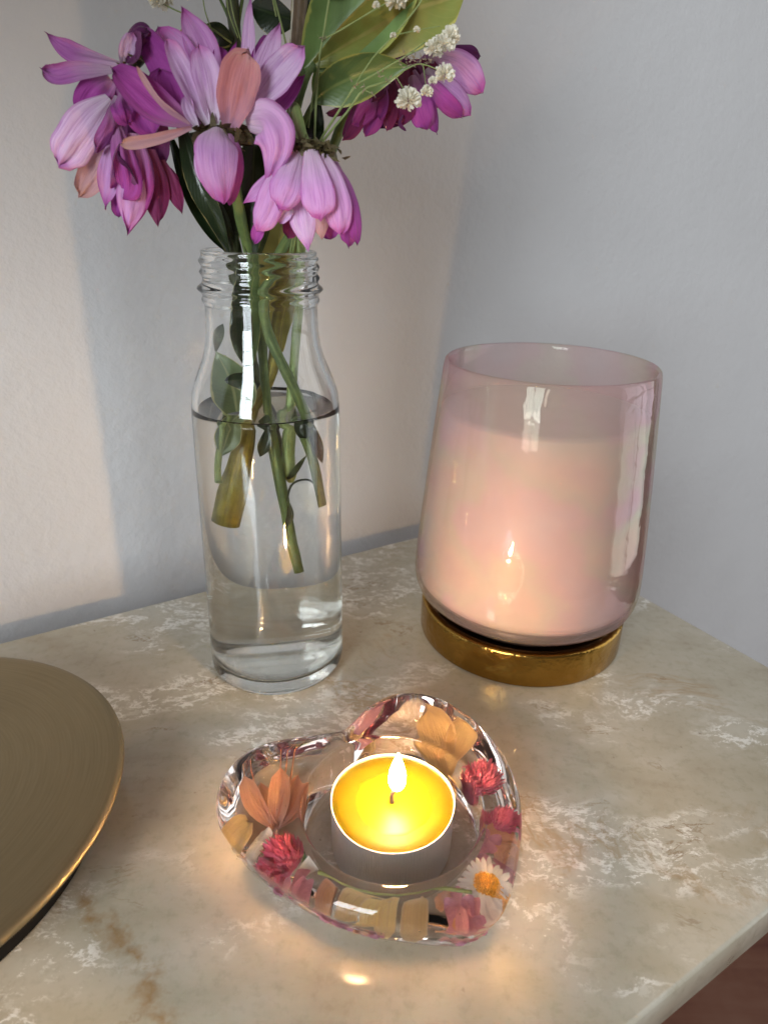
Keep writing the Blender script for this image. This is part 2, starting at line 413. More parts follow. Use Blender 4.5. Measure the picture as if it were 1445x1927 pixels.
# ------------------------------------------------------------------ brass disc
def brass_disc_mat():
    t = NT('brushed_brass'); obj = t.n('TexCoord').outputs['Object']; s = t.n('SeparateXYZ', {0: obj})
    rr = t.math('SQRT', t.math('ADD', t.math('MULTIPLY', s.outputs[0], s.outputs[0]), t.math('MULTIPLY', s.outputs[1], s.outputs[1])))
    an = t.math('ARCTAN2', s.outputs[1], s.outputs[0])
    cb = t.n('CombineXYZ', {0: t.math('MULTIPLY', rr, 900.), 1: t.math('MULTIPLY', an, 1.6), 2: 0.}).outputs[0]
    n1 = t.noise(cb, 1.4, 4, .65); n2 = t.noise(obj, 30, 3, .5)
    col = t.ramp(n1, [(.3, (.285, .225, .13)), (.7, (.335, .265, .16))])
    rg = t.ramp(n2, [(.3, (.46, .46, .46)), (.7, (.54, .54, .54))])
    p = t.n('BsdfPrincipled', {'Base Color': col, 'Metallic': 1., 'Roughness': rg, 'Normal': t.bump(n1, .12, .0002)})
    return t.done(p.outputs[0])
ZD = 2.0; CD = (-15.54, 14.66)
dk = root('table_lamp', (CD[0], CD[1], 0), 'round brushed brass lamp base on a black foot, cut off by the picture edge', 'lamp')
lathe('disc_plate', [(.01, ZD), (7.0, ZD), (7.26, ZD-.02), (7.42, ZD-.06), (7.48, ZD-.14), (7.44, ZD-.24), (7.3, ZD-.30), (.01, ZD-.30)][::-1], *CD, brass_disc_mat(), dk, 160)
lathe('foot', [(.01, 0.005), (6.4, 0.005), (6.5, .1), (6.55, ZD-.36), (6.45, ZD-.305), (.01, ZD-.305)], *CD, simple('black_felt', (.006, .006, .007), .8, spec=.2), dk, 120)
# the lamp goes on above and beside the picture: its stem, and the fabric shade that shades the wall
tube('stem', [(CD[0], CD[1], ZD-.02), (CD[0], CD[1], 15), (CD[0], CD[1], 31)], .55, .55, simple('brass_stem', (.33, .26, .15), .4, metal=1., var=.05), dk, 16, 4, 0)
lathe('lamp_shade', [(10, 27), (8.2, 45), (8.1, 45), (9.9, 27)], *CD, simple('shade_linen', (.42, .36, .29), .9, var=.05, trans=.12), dk, 64, close=True)
tube('shade_spider', [(CD[0]-9.3, CD[1], 32), (CD[0], CD[1], 31), (CD[0]+9.3, CD[1], 32)], .12, .12, simple('brass_wire', (.33, .26, .15), .4, metal=1., var=.05), dk, 6, 4, 0)

# ------------------------------------------------------------------ pink jar candle
JX, JY = 6.80, 28.28
jar = root('jar_candle', (JX, JY, 0), 'large unlit candle in a pearly pink glass jar on a gold base', 'candle')
def jar_glass_mat():
    t = NT('pearly_pink_glass'); obj = t.n('TexCoord').outputs['Object']
    n1 = t.noise(obj, 26, 3, .5); n2 = t.noise(obj, 55, 3, .5)
    irid = t.ramp(n1, [(.3, (.86, .66, .66)), (.42, (.90, .80, .66)), (.5, (.78, .86, .70)), (.58, (.88, .68, .76)), (.72, (.80, .76, .88))])
    nb = t.bump(n2, .16, .0025)
    fc = t.n('LayerWeight', {'Blend': .5, 'Normal': nb}).outputs['Facing']
    tint = t.ramp(fc, [(0., (.96, .905, .89)), (.5, (.95, .88, .865)), (1., (.86, .70, .69))])
    tint = t.mix(.16, tint, irid, 'MULTIPLY')
    f3 = t.math('POWER', fc, 2.6)
    tr = t.n('BsdfTransparent', {'Color': tint}).outputs[0]
    gl = t.n('BsdfGlossy', {'Color': irid, 'Roughness': .035, 'Normal': nb}).outputs[0]
    df = t.n('BsdfDiffuse', {'Color': (.86, .70, .66, 1)}).outputs[0]
    a = t.n('MixShader', {0: .09, 1: tr, 2: df}).outputs[0]
    fac = t.math('MULTIPLY_ADD', f3, .62, .022)
    return t.done(t.n('MixShader', {0: fac, 1: a, 2: gl}).outputs[0])
GO = [(.01, 1.88), (3.6, 1.88), (4.3, 1.98), (4.75, 2.15), (5.03, 2.42), (5.18, 2.8), (5.24, 3.3), (5.20, 4.2), (5.07, 6.0), (4.86, 8.5), (4.63, 11.0), (4.46, 12.8), (4.40, 13.08), (4.33, 13.15)]
GI = [(4.24, 13.10), (4.22, 12.9), (4.30, 11.9), (4.42, 11.25), (4.62, 10.0), (4.82, 7.8), (5.02, 5.4), (5.12, 4.0), (5.15, 3.3), (5.06, 2.85), (4.7, 2.52), (4.1, 2.36), (.01, 2.34)]
JM = jar_glass_mat()
lathe('glass_jar', GO+GI, JX, JY, JM, jar, 128)
WAXM = simple('cream_wax', (.53, .505, .475), .45, var=.04, scale=60, sss=.5, sssr=(1, .7, .5))
lathe('wax', [(.01, 2.40), (4.0, 2.42), (4.66, 2.60), (4.98, 2.90), (5.09, 3.3), (5.07, 4.0), (4.97, 5.4), (4.77, 7.8), (4.57, 10.0), (4.46, 10.95), (4.36, 11.10), (4.1, 11.16), (.01, 11.18)], JX, JY, WAXM, jar, 96)
tube('wick', [(JX, JY, 11.15), (JX, JY, 11.6), (JX+.08, JY, 11.95)], .07, .06, simple('cotton_wick', (.75, .72, .65), .8), jar, 7, 5)
def gold_mat():
    t = NT('polished_gold'); obj = t.n('TexCoord').outputs['Object']
    n1 = t.noise(obj, 70, 3, .6); n2 = t.noise(obj, 500, 3, .5)
    rg = t.ramp(n1, [(.3, (.14, .14, .14)), (.7, (.24, .24, .24))])
    p = t.n('BsdfPrincipled', {'Base Color': (.40, .23, .05, 1), 'Metallic': 1., 'Roughness': rg, 'Normal': t.bump(t.math('ADD', n1, t.math('MULTIPLY', n2, .2)), .5, .0025)})
    return t.done(p.outputs[0])
lathe('gold_base', [(.01, .008), (4.72, .008), (4.80, .05), (4.82, .12), (4.82, 1.56), (4.79, 1.64), (4.72, 1.67), (4.45, 1.67), (4.40, 1.58), (4.38, 1.2), (.01, 1.2)], JX, JY, gold_mat(), jar, 128)
lathe('base_plug', [(.01, 1.21), (3.5, 1.21), (3.52, 1.3), (3.52, 1.8), (3.4, 1.875), (.01, 1.875)], JX, JY, simple('dark_brown_metal', (.05, .03, .02), .4), jar, 64)

# ------------------------------------------------------------------ glass bottle and its water
BX, BY = -4.62, 25.15
bt = root('glass_bottle', (BX, BY, 0), 'clear glass bottle with a screw neck, used as a vase by the wall', 'bottle')
outer = [(.01, .12), (2.2, .06), (2.45, .01), (2.68, .06), (2.83, .2), (2.90, .42), (2.92, .8)]
for z in (2, 4, 6, 8, 10): outer.append((2.92-.11*z/11.7, z))
outer += [(2.81, 11.3), (2.79, 11.9), (2.73, 12.35), (2.60, 12.75), (2.42, 13.2), (2.24, 13.62), (2.12, 14.05), (2.05, 14.5), (2.015, 15.0), (2.01, 15.5)]
z = 15.55
while z < 17.25: outer.append((2.01, z)); z += .03
outer += [(2.02, 17.27), (2.0, 17.33), (1.93, 17.36)]
inner = [(1.84, 17.34), (1.79, 17.27), (1.78, 17.0), (1.78, 15.4), (1.80, 14.7), (1.88, 14.1), (2.02, 13.6), (2.22, 13.1), (2.42, 12.6), (2.53, 12.2), (2.575, 11.7), (2.59, 11.0)]
for z in (9, 7, 5, 3, 1.4): inner.append((2.70-.11*z/11.7, z))
inner += [(2.66, .95), (2.5, .72), (2.2, .63), (1.2, .66), (.01, .72)]
NO = len(outer)
def threads(r, z, a, i):
    if i < NO and 15.5 < z < 17.3:
        g = lambda z0, wd: math.exp(-((z-z0)/wd)**2)
        r = r + .215*g(16.08, .15) + .085*g(15.70, .13)
        hz = 16.46 + .30*(a/(2*math.pi))
        fade = min(1, (17.25-z)/.1)
        r += .095*fade*(g(hz, .11)+g(hz+.36, .11))
    return r, z
lathe('bottle_body', outer+inner, BX, BY, GB, bt, 128, fn=threads)
WZ = 11.72
wprof = [(.01, .715), (1.2, .655), (2.2, .625), (2.51, .712), (2.67, .945)]
for z in (1.4, 3, 5, 7, 9): wprof.append((2.71-.11*z/11.7, z))
wprof += [(2.60, 11.0), (2.585, 11.6), (2.58, WZ+.12), (2.54, WZ+.05), (2.44, WZ), (2.2, WZ-.02), (.01, WZ-.02)]
wt = lathe('vase_water', wprof, BX, BY, GW, None, 96)
wt['label'] = 'clear water filling two thirds of the glass bottle'; wt['category'] = 'water'; wt['kind'] = 'thing'
def under(px, py, dy=0., k=.74):
    # a point inside the water: the round bottle magnifies sideways, so bring it back towards the axis
    p = PY(px, py, BY+dy)
    a = Vector((BX, BY, 0)); q = p.copy(); q.x = BX+(p.x-BX)*k; return q

# ------------------------------------------------------------------ resin heart with the flowers cast in it
HX, HY = .5, 15.3; HT = 2.05
hr = root('resin_heart', (HX, HY, 0), 'clear resin heart tealight holder with dried flowers cast inside', 'candle holder')
ho = [(-5.23, 16.2), (-4.82, 14.92), (-3.85, 13.92), (-2.39, 12.94), (-1.35, 12.42), (-.17, 12.08), (1.11, 11.92), (2.31, 11.9), (3.05, 12.0), (3.62, 12.45),
      (4.19, 13.74), (4.66, 15.5), (4.74, 16.85), (4.52, 18.12), (3.94, 19.51), (3.17, 20.49), (2.31, 21.17), (1.39, 21.42), (.44, 21.22), (-.46, 20.45), (-.98, 19.62), (-1.36, 19.12),
      (-2.05, 18.98), (-2.95, 18.78), (-4.15, 18.36), (-4.98, 17.5)]
def closed(pts, n):
    pts = [Vector((p[0], p[1], 0)) for p in pts]; L = len(pts); out = []
    for i in range(n):
        t = i/n*L; k = int(t); u = t-k
        a, b, c, d = (pts[(k+j-1) % L] for j in range(4))
        out.append(0.5*((2*b)+(c-a)*u+(2*a-5*b+4*c-d)*u*u+(3*b-a-3*c+d)*u**3))
    return out
ho = [(x*.968, y*.968) for x, y in ho]
HN = 208; hol = closed(ho, HN); HC0 = Vector((HX, HY, 0))
for _ in range(5): hol = [hol[i]*.5+(hol[i-1]+hol[(i+1) % HN])*.25 for i in range(HN)]
layers = [(.85, .02), (.66, .08), (.54, .22), (.40, .55), (.26, .9), (.13, 1.25), (.03, 1.52), (0, 1.64), (.03, 1.78), (.13, 1.91), (.30, 2.0), (.55, HT)]
V, Fc = [], []
dirs = [(HC0-p).normalized() for p in hol]
V.append((HX, HY, .02))
for dl, z in layers:
    for p, d in zip(hol, dirs):
        q = p+d*dl*(min(1, ((p-HC0).length-2.98)/1.1) if z > 1 else min(1, ((p-HC0).length-2.4)/1.2)); V.append((q.x, q.y, z))
for rr, z in ((2.93, HT), (2.86, HT-.012), (2.81, HT-.05), (2.78, HT-.15), (2.72, .62), (2.64, .52), (2.5, .48), (1.2, .47)):
    for d in dirs: V.append((HX-d.x*rr, HY-d.y*rr, z))
nl = len(layers)+8
V.append((HX, HY, .47))
for k in range(HN):
    k2 = (k+1) % HN
    Fc.append((0, 1+k, 1+k2))
    for i in range(nl-1): Fc.append((1+i*HN+k, 1+(i+1)*HN+k, 1+(i+1)*HN+k2, 1+i*HN+k2))
    Fc.append((1+(nl-1)*HN+k, len(V)-1, 1+(nl-1)*HN+k2))
body = mesh('resin_body', V, Fc, GR, hr)
bm = bmesh.new(); bm.from_mesh(body.data); bmesh.ops.recalc_face_normals(bm, faces=bm.faces[:])
if bm.calc_volume(signed=True) < 0: bmesh.ops.reverse_faces(bm, faces=bm.faces[:])
bm.to_mesh(body.data); bm.free()

CREAM = petal_mat('dried_cream', (.82, .62, .32), (.84, .64, .30), (.80, .54, .24), (.8, .62, .4), .55, .25)
PEACH = petal_mat('dried_peach', (.80, .55, .50), (.80, .46, .28), (.78, .42, .26), (.8, .5, .35), .55, .3)
PINKD = petal_mat('dried_pink', (.72, .40, .46), (.68, .34, .42), (.62, .30, .38), (.66, .32, .4), .55, .3)
WHITEP = petal_mat('dried_white', (.85, .80, .62), (.86, .82, .74), (.80, .76, .7), (.84, .8, .72), .3, .2)
MAG = petal_mat('dried_magenta', (.82, .55, .40), (.74, .22, .30), (.66, .10, .26), (.62, .12, .26), .3, .5)
UP = Vector((0, -.35, 1))
def rad(a):
    # how far the outline lies from the middle of the well in direction a
    return min(hol, key=lambda p: abs(math.remainder(math.atan2(p.y-HY, p.x-HX)-a, 2*math.pi))).xy.__sub__(Vector((HX, HY))).length
RAD = [rad(-math.pi+2*math.pi*k/360) for k in range(360)]
def fit(p):
    d = Vector((p.x-HX, p.y-HY)); a = math.atan2(d.y, d.x); r = d.length or .01
    ro = RAD[int((a+math.pi)/(2*math.pi)*359.99)]; z = min(max(p.z, .16), HT-.16)
    lim = ro - (.2+.5*max(0, .7-z) if z < 1.4 else .2+.9*(z-1.4)**2+.25*(z-1.4))
    if r > lim-.2: r = lim-.2+.19*(1-math.exp(-(r-lim+.2)/.3))
    r = max(r, 2.95) if z > .38 else r
    return Vector((HX+math.cos(a)*r, HY+math.sin(a)*r, z))
def inh(px, py, z=.95, za=1.25):
    p = PZ(px, py, za); p.z = z*1.17; return p
def rblade(parent, pts, w_, mat, name='petal', **kw):
    return blade(name, pts, w_, mat, parent, view=kw.pop('view', UP), n=7, m_=4, **kw)
def sub(name, parent, loc):
    o = bpy.data.objects.new(name, None); COL.objects.link(o); o.parent = parent
    off = parent.location/S; o.location = (Vector(loc)-off)*S; o.empty_display_size = .002
    return o
def globe(px, py, rx, axis, z=.95):
    # a globe amaranth head: pointed bracts on an egg, all in one mesh
    c = inh(px, py, z); ax = Vector(axis).normalized(); q = ax.to_track_quat('Z', 'Y').to_matrix()
    V, Fc, uv = [], [], []
    N = 260
    for i in range(N):
        t = (i+.5+random.uniform(-2, 2))/N; t = min(max(t, .002), .998); ph = i*2.39996+random.uniform(-.25, .25); zz = 1-1.75*t; rr = math.sqrt(max(0, 1-zz*zz))
        d = Vector((rr*math.cos(ph), rr*math.sin(ph), zz)); b = Vector((d.x*.5, d.y*.5, d.z*.62-.15))*rx
        e = Vector((d.x*.92, d.y*.92, d.z*.95+.28))*rx*random.uniform(.84, 1.10)
        s = d.cross(Vector((0, 0, 1))); s = s.normalized() if s.length > .01 else Vector((1, 0, 0))
        mid_ = (b+e)/2+d*rx*.08; w_ = rx*.085; k = len(V)
        V += [c+q@(b-s*w_*.6), c+q@(b+s*w_*.6), c+q@(mid_+s*w_), c+q@e, c+q@(mid_-s*w_)]
        uv += [(0, 0), (1, 0), (1, .5), (.5, 1), (0, .5)]
        Fc.append((k, k+1, k+2, k+3, k+4))
    # core
    k = len(V); nu, nv = 12, 8
    for i in range(nv+1):
        for j in range(nu):
            a, b_ = math.pi*i/nv, 2*math.pi*j/nu
            V.append(c+q@(Vector((math.sin(a)*math.cos(b_)*.6, math.sin(a)*math.sin(b_)*.6, math.cos(a)*.68-.05))*rx)); uv.append((.5, .45))
    for i in range(nv):
        for j in range(nu): Fc.append((k+i*nu+j, k+i*nu+(j+1) % nu, k+(i+1)*nu+(j+1) % nu, k+(i+1)*nu+j))
    return mesh('globe_flower', V, Fc, MAG, hr, uv=uv, smooth=False)
globe(540, 1622, .66, (-.75, .55, .25), .98)
globe(905, 1482, .74, (.35, .9, .2), 1.0)
globe(940, 1560, .52, (.55, .75, .2), .95)
# spiky peach seed flower at the left
sf = sub('spiky_flower', hr, inh(518, 1560))
b0 = inh(520, 1562, .62)
for (px, py, w_, z) in ((462, 1480, .62, 1.2), (492, 1486, .55, .95), (530, 1470, .68, 1.42), (560, 1478, .6, 1.2), (574, 1492, .5, .9)):
    rblade(sf, [b0, inh((518+px)/2+(px-518)*.12, (1562+py)/2+6, (z+.62)/2-.05), inh(px, py, z)], w_, PEACH, base=.25, peak=.62, tip='round', cup=.5)
for (px, py, z) in ((449, 1440, 1.35), (532, 1412, 1.55), (545, 1414, 1.45), (560, 1412, 1.5), (470, 1450, 1.3), (592, 1485, 1.1)):
    tube('spike', [b0, inh((518+px)/2+(px-518)*.1, (1562+py)/2+10, (z+.62)/2), inh(px, py, z)], .055, .012, PEACH, sf, 6, 7)
tube('stalk', [b0, inh(521, 1590, .6)], .07, .07, stem_mat('dried_stalk', (.55, .38, .36), (.68, .5, .45)), sf, 7, 3)
# loose cream and pink petals
for pts, w_, mt in (
    ([(433, 1590, .7), (455, 1572, .95), (478, 1562, 1.0)], .95, CREAM),
    ([(486, 1575, .6), (505, 1588, .7)], .8, WHITEP),
    ([(642, 1702, .9), (690, 1682, 1.2), (726, 1668, 1.15)], .62, CREAM),
    ([(668, 1708, .8), (705, 1696, 1.0), (735, 1676, 1.1)], .42, CREAM),
    ([(722, 1740, .35), (728, 1705, .9), (738, 1668, 1.25)], .55, CREAM),
    ([(775, 1742, .35), (780, 1712, .8), (784, 1684, 1.1)], .72, CREAM),
    ([(835, 1432, .6), (822, 1395, 1.0), (800, 1352, 1.3)], 1.35, CREAM),
    ([(850, 1430, .6), (868, 1395, .95), (880, 1372, 1.2)], 1.1, CREAM),
    ([(850, 1470, .55), (830, 1440, .6), (800, 1425, .7)], .7, CREAM),
    ([(572, 1648, .9), (600, 1635, 1.1), (630, 1632, 1.0)], .55, WHITEP),
    ([(668, 1392, .9), (690, 1370, 1.1), (722, 1330, 1.2)], .6, PINKD),
    ([(700, 1340, 1.1), (735, 1318, 1.2)], .45, PINKD),
    ([(905, 1600, .7), (935, 1580, .95), (965, 1575, 1.0)], .7, PEACH),
    ([(938, 1630, .8), (960, 1600, 1.0)], .8, PEACH),
    ([(560, 1690, .9), (585, 1672, 1.0)], .75, PINKD),
    ([(600, 1682, .8), (640, 1672, 1.0)], .5, PEACH)):
    rblade(hr, [inh(x, y, z) for x, y, z in pts], w_, mt, name='dried_petal', base=.5, peak=.55, tip='round', cup=.2, wave=.12, jag=.12)
# dried pink hydrangea florets, each floret four little petals
for (px, py, z, s_) in ((870, 1610, 1.0, .42), (895, 1625, 1.1, .40), (848, 1632, .9, .36), (880, 1648, .85, .34), (915, 1600, 1.1, .42), (860, 1588, .8, .36), (942, 1640, .7, .38),
                        (838, 1700, .9, .36), (862, 1712, 1.0, .42), (885, 1722, .9, .42), (850, 1732, .6, .4), (880, 1740, .5, .4), (905, 1730, .6, .36),
                        (565, 1672, 1.0, .45), (588, 1690, .8, .45), (610, 1704, .6, .42), (640, 1722, .5, .40), (545, 1660, .7, .40), (668, 1735, .45, .36), (522, 1645, .5, .36), (700, 1742, .4, .34)):
    c = inh(px, py, z); fo = sub('hydrangea_floret', hr, c); a0 = random.uniform(0, 1.5)
    tilt = Vector((random.uniform(-.4, .4), random.uniform(-.7, .1), 1))
    mt = random.choice((PINKD, PINKD, PINKD, PEACH))
    for k in range(4):
        a = a0+k*math.pi/2; d = Vector((math.cos(a), math.sin(a), random.uniform(-.2, .25)))
        rblade(fo, [c, c+d*s_*.6+Vector((0, 0, .05)), c+d*s_], s_*.85, mt, base=.3, peak=.6, view=tilt, wave=.1)
GS = stem_mat('dried_green', (.16, .18, .05), (.30, .33, .10))
for pts, r_ in ((([(600, 1660, 1.2), (690, 1676, 1.35), (800, 1692, 1.35), (885, 1698, 1.2)]), .07), (([(960, 1565, 1.0), (955, 1620, .95), (944, 1690, .8), (930, 1715, .6)]), .06),
                (([(862, 1590, .9), (880, 1625, 1.0), (900, 1660, .95)]), .03), (([(900, 1600, 1.0), (885, 1630, 1.0), (870, 1650, .9)]), .03), (([(830, 1668, .9), (860, 1664, .95), (890, 1660, 1.0)]), .028)):
    tube('dried_stem', [inh(x, y, z) for x, y, z in pts], r_, r_*.8, GS, hr, 7, 10)
rblade(hr, [inh(885, 1530, .4), inh(892, 1555, .7)], .3, LG, name='dried_leaf')
rblade(hr, [inh(572, 1640, .7), inh(590, 1612, .9), inh(604, 1606, .9)], .5, LG, name='dried_leaf')
# daisy
dc = inh(910, 1675, 1.05); dz = sub('daisy', hr, dc); da = Vector((-.05, -.75, .8)).normalized(); dq = da.to_track_quat('Z', 'Y').to_matrix()
for k in range(26):
    a = 2*math.pi*k/26+random.uniform(-.08, .08); L = random.uniform(.62, .84)
    d = dq@Vector((math.cos(a), math.sin(a), random.uniform(-.18, .1)))
    rblade(dz, [dc+d*.2, dc+d*L*.6+da*.05, dc+d*L], .15, WHITEP, base=.6, peak=.6, view=da, wave=.03)
V, Fc = [], []
for i in range(90):
    t = (i+.5)/90; ph = i*2.39996; rr = .34*math.sqrt(t); b = dc+dq@Vector((rr*math.cos(ph), rr*math.sin(ph), .16*(1-t)+.06))
    k = len(V); s_ = .034
    V += [b+dq@Vector((s_*math.cos(q_), s_*math.sin(q_), -.05)) for q_ in (0, 1.57, 3.14, 4.71)]+[b+dq@Vector((0, 0, .06))]
    Fc += [(k, k+1, k+4), (k+1, k+2, k+4), (k+2, k+3, k+4), (k+3, k, k+4)]
k = len(V)
for i in range(16): V.append(dc+dq@Vector((.36*math.cos(i*.3927), .36*math.sin(i*.3927), .03)))
V.append(dc+dq@Vector((0, 0, .17))); Fc += [(k+i, k+(i+1) % 16, k+16) for i in range(16)]
mesh('daisy_eye', V, Fc, simple('daisy_yellow', (.72, .36, .03), .6, var=.4, scale=700), dz, smooth=False)

bpy.context.view_layer.update()
for o_ in bpy.data.objects:
    q = o_.parent
    if o_.type == 'MESH' and o_ != body and q and (q == hr or q.parent == hr):
        off = (hr.location+(q.location if q != hr else Vector((0, 0, 0))))/S
        for v_ in o_.data.vertices: v_.co = (fit(v_.co/S+off)-off)*S
        o_.data.update()
V, Fc = [], []
for i in range(70):
    a = random.uniform(-math.pi, math.pi); c = fit(Vector((HX+math.cos(a)*random.uniform(3, 5.5), HY+math.sin(a)*random.uniform(3, 5.5), random.uniform(.3, 1.7))))
    r = random.choice((.012, .018, .018, .028)); k = len(V)
    V += [c+Vector(d)*r for d in ((1, 0, 0), (-1, 0, 0), (0, 1, 0), (0, -1, 0), (0, 0, 1), (0, 0, -1))]
    for x in (0, 1):
        for y in (2, 3):
            for z in (4, 5): Fc.append((k+x, k+y, k+z) if (x+y+z) % 2 == 0 else (k+y, k+x, k+z))
ab = mesh('air_bubbles', V, Fc, glass('air_bubble', (1, 1, 1), .67), hr); ab['kind'] = 'stuff'

# ------------------------------------------------------------------ tealight
TX, TY, TB, TT = .5, 15.12, .485, 2.30
tl = root('tealight', (TX, TY, TB), 'lit yellow tealight candle in a metal cup, standing in the resin heart', 'candle')
def alu_mat():
    t = NT('tealight_metal'); obj = t.n('TexCoord').outputs['Object']; s = t.n('SeparateXYZ', {0: obj})
    an = t.math('ARCTAN2', s.outputs[1], s.outputs[0])
    n1 = t.noise(t.n('CombineXYZ', {0: t.math('MULTIPLY', an, 40.), 1: t.math('MULTIPLY', s.outputs[2], 60.), 2: 0.}).outputs[0], 1.6, 3, .6)
    p = t.n('BsdfPrincipled', {'Base Color': (.70, .69, .68, 1), 'Metallic': 1., 'Roughness': .45, 'Normal': t.bump(n1, .8, .0006)})
    return t.done(p.outputs[0])
def dent(r, z, a, i):
    return r*(1+.010*math.sin(3*a+.6)+.006*math.sin(5*a)), z
lathe('cup', [(.01, TB), (1.84, TB), (1.88, TB+.05), (1.89, TT-.05), (1.915, TT-.01), (1.90, TT+.015), (1.875, TT), (1.86, TT-.06), (1.84, TB+.05), (.01, TB+.05)], TX, TY, alu_mat(), tl, 128, fn=dent)
def wax_mat():
    t = NT('yellow_wax')
    p = t.n('BsdfPrincipled', {'Base Color': (.088, .070, .0030, 1), 'Roughness': .5, 'Specular IOR Level': .08, 'Subsurface Weight': 1.0, 'Subsurface Radius': (1.0, .55, .12), 'Subsurface Scale': .007})
    return t.done(p.outputs[0])
lathe('wax', [(.01, TB+.06), (1.82, TB+.06), (1.835, TB+.1), (1.845, TT-.10), (1.80, TT-.075), (1.5, TT-.09), (1.15, TT-.12), (.9, TT-.15), (.35, TT-.155), (.18, TT-.13), (.01, TT-.12)], TX, TY, wax_mat(), tl, 96, fn=dent)
lathe('melted_wax', [(.01, TT-.19), (1.2, TT-.19), (1.30, TT-.122), (1.26, TT-.112), (1.1, TT-.122), (.01, TT-.124)], TX-.05, TY-.05, simple('liquid_wax', (.094, .076, .0034), .40, spec=.08, var=.05), tl, 72, fn=lambda r, z, a, i: (r*(1+.05*math.sin(2*a+1)+.03*math.sin(5*a)), z))
fb = PY(737, 1530, TY); ft_ = PY(748, 1432, TY)
wk = PY(752, 1490, TY)
tube('wick', [(fb.x, TY, TT-.14), (fb.x-.02, TY, TT+.12), (fb.x+.05, TY, TT+.36), (fb.x+.26, TY-.05, TT+.54)], .065, .06, simple('burnt_wick', (.05, .03, .025), .8), tl, 8, 10)
def flame_mat():
    t = NT('flame'); gz = t.n('SeparateXYZ', {0: t.n('TexCoord').outputs['Generated']}).outputs[2]
    col = t.ramp(gz, [(0., (.20, .32, 1)), (.16, (.75, .42, .30)), (.3, (1, .56, .22)), (.6, (1, .63, .29)), (1., (1, .60, .25))])
    st = t.ramp(gz, [(0., (.02, .02, .02)), (.16, (.10, .10, .10)), (.34, (.9, .9, .9)), (.8, (1, 1, 1)), (1., (.6, .6, .6))])
    al = t.ramp(gz, [(0., (.1, .1, .1)), (.2, (.35, .35, .35)), (.36, (1, 1, 1))])
    em = t.n('Emission', {'Color': col, 'Strength': t.math('MULTIPLY', st, FLAME)}).outputs[0]
    return t.done(t.n('MixShader', {0: al, 1: t.n('BsdfTransparent').outputs[0], 2: em}).outputs[0])
FLAME = 1150.0
fx = (fb.x+ft_.x)/2+.07; z0 = TT+.40; z1 = z0+1.46
fp = []
for i in range(25):
    v = i/24; r = .30*(math.sin(math.pi*min(1, v/.62)/2)**.8 if v < .31 else 1)*(1 if v < .31 else 1)
    r = .285*math.sin(math.pi*v**.66)**.8*(1-.30*v) if 0 < v < 1 else .004
    fp.append((max(r, .004), z0+(z1-z0)*v))
fo = lathe('flame', fp, fx, TY, flame_mat(), tl, 28)

# ------------------------------------------------------------------ the chrysanthemums
GRP = 'purple chrysanthemums in the glass bottle'
def flower(base, label): return root('chrysanthemum', base, label, 'flower', GRP)
stem_foot = Vector((BX, BY, 11))
def fuzzy(name, parent, pts, r, n, ln, mat):
    # bracts of a calyx: short scales, one mesh
    V, Fc, uv = [], [], []
    for i in range(n):
        p = Vector(random.choice(pts))+Vector((random.gauss(0, r), random.gauss(0, r), random.gauss(0, r*.45)))
        d = Vector((random.gauss(0, 1), random.gauss(0, 1)-.4, random.gauss(-.3, .6))).normalized()*ln*random.uniform(.6, 1.3)
        s = d.cross(Vector((random.gauss(0, 1), random.gauss(0, 1), random.gauss(0, 1)))).normalized()*ln*.24
        k = len(V); V += [p-s, p+s, p+d*.6+s*.7, p+d, p+d*.6-s*.7]; uv += [(0, 0), (1, 0), (1, .6), (.5, 1), (0, .6)]
        Fc.append((k, k+1, k+2, k+3, k+4))
    return mesh(name, V, Fc, mat, parent, uv=uv, smooth=False)

# big open one in the middle
A = flower(PY(417, 240, 22.6), 'large wide open lilac chrysanthemum in the middle of the bouquet')
fA = lambda pts, wd, mt, **k: pet(A, pts, wd*.96, mt, **{**dict(curl=random.uniform(-0.22, 0.22), wrk=0.085, n=18, m_=10, jag=.05), **k})
fA([(408, 225, 23.0), (385, 110, 23.5), (343, 14, 23.9)], 62, PL, roll=-.35, tip='point', cup=.35)
fA([(455, 215, 23.2), (470, 100, 23.6), (473, -8, 23.8)], 34, PP, roll=.5, tip='point', cup=.5)
fA([(432, 240, 22.3), (446, 165, 22.0), (465, 94, 22.0)], 78, PK, cup=.3, base=.35, peak=.6, wave=.03)
fA([(402, 232, 22.5), (392, 160, 22.4), (374, 84, 22.5)], 56, PP, cup=.35, roll=-.2)
fA([(390, 234, 22.4), (355, 160, 22.3), (313, 72, 22.3)], 46, PP, cup=.4, roll=-.35)
fA([(380, 232, 22.8), (330, 150, 23.0), (266, 52, 23.3)], 62, PM, cup=.4, roll=.3)
fA([(395, 225, 23.0), (355, 130, 23.3), (300, 52, 23.6)], 62, PL, cup=.3)
fA([(362, 238, 22.3), (290, 200, 22.0), (212, 130, 22.1)], 70, PM, cup=.45, roll=-.45, peak=.5, base=.25)
fA([(358, 232, 22.1), (302, 190, 21.8), (258, 124, 21.8)], 20, PC, cup=.2, roll=.9)
fA([(360, 240, 22.0), (290, 262, 21.4), (226, 272, 21.0)], 24, PC, cup=.5, peak=.75)
fA([(350, 237, 22.5), (320, 195, 22.6), (300, 130, 22.9)], 70, PM, cup=.25)
fA([(372, 238, 22.2), (355, 210, 22.1), (350, 178, 22.2)], 24, PP, cup=.3)
fA([(396, 248, 22.2), (384, 275, 21.8), (382, 318, 21.7), (394, 352, 21.8)], 40, PP, cup=-.3, roll=-.3)
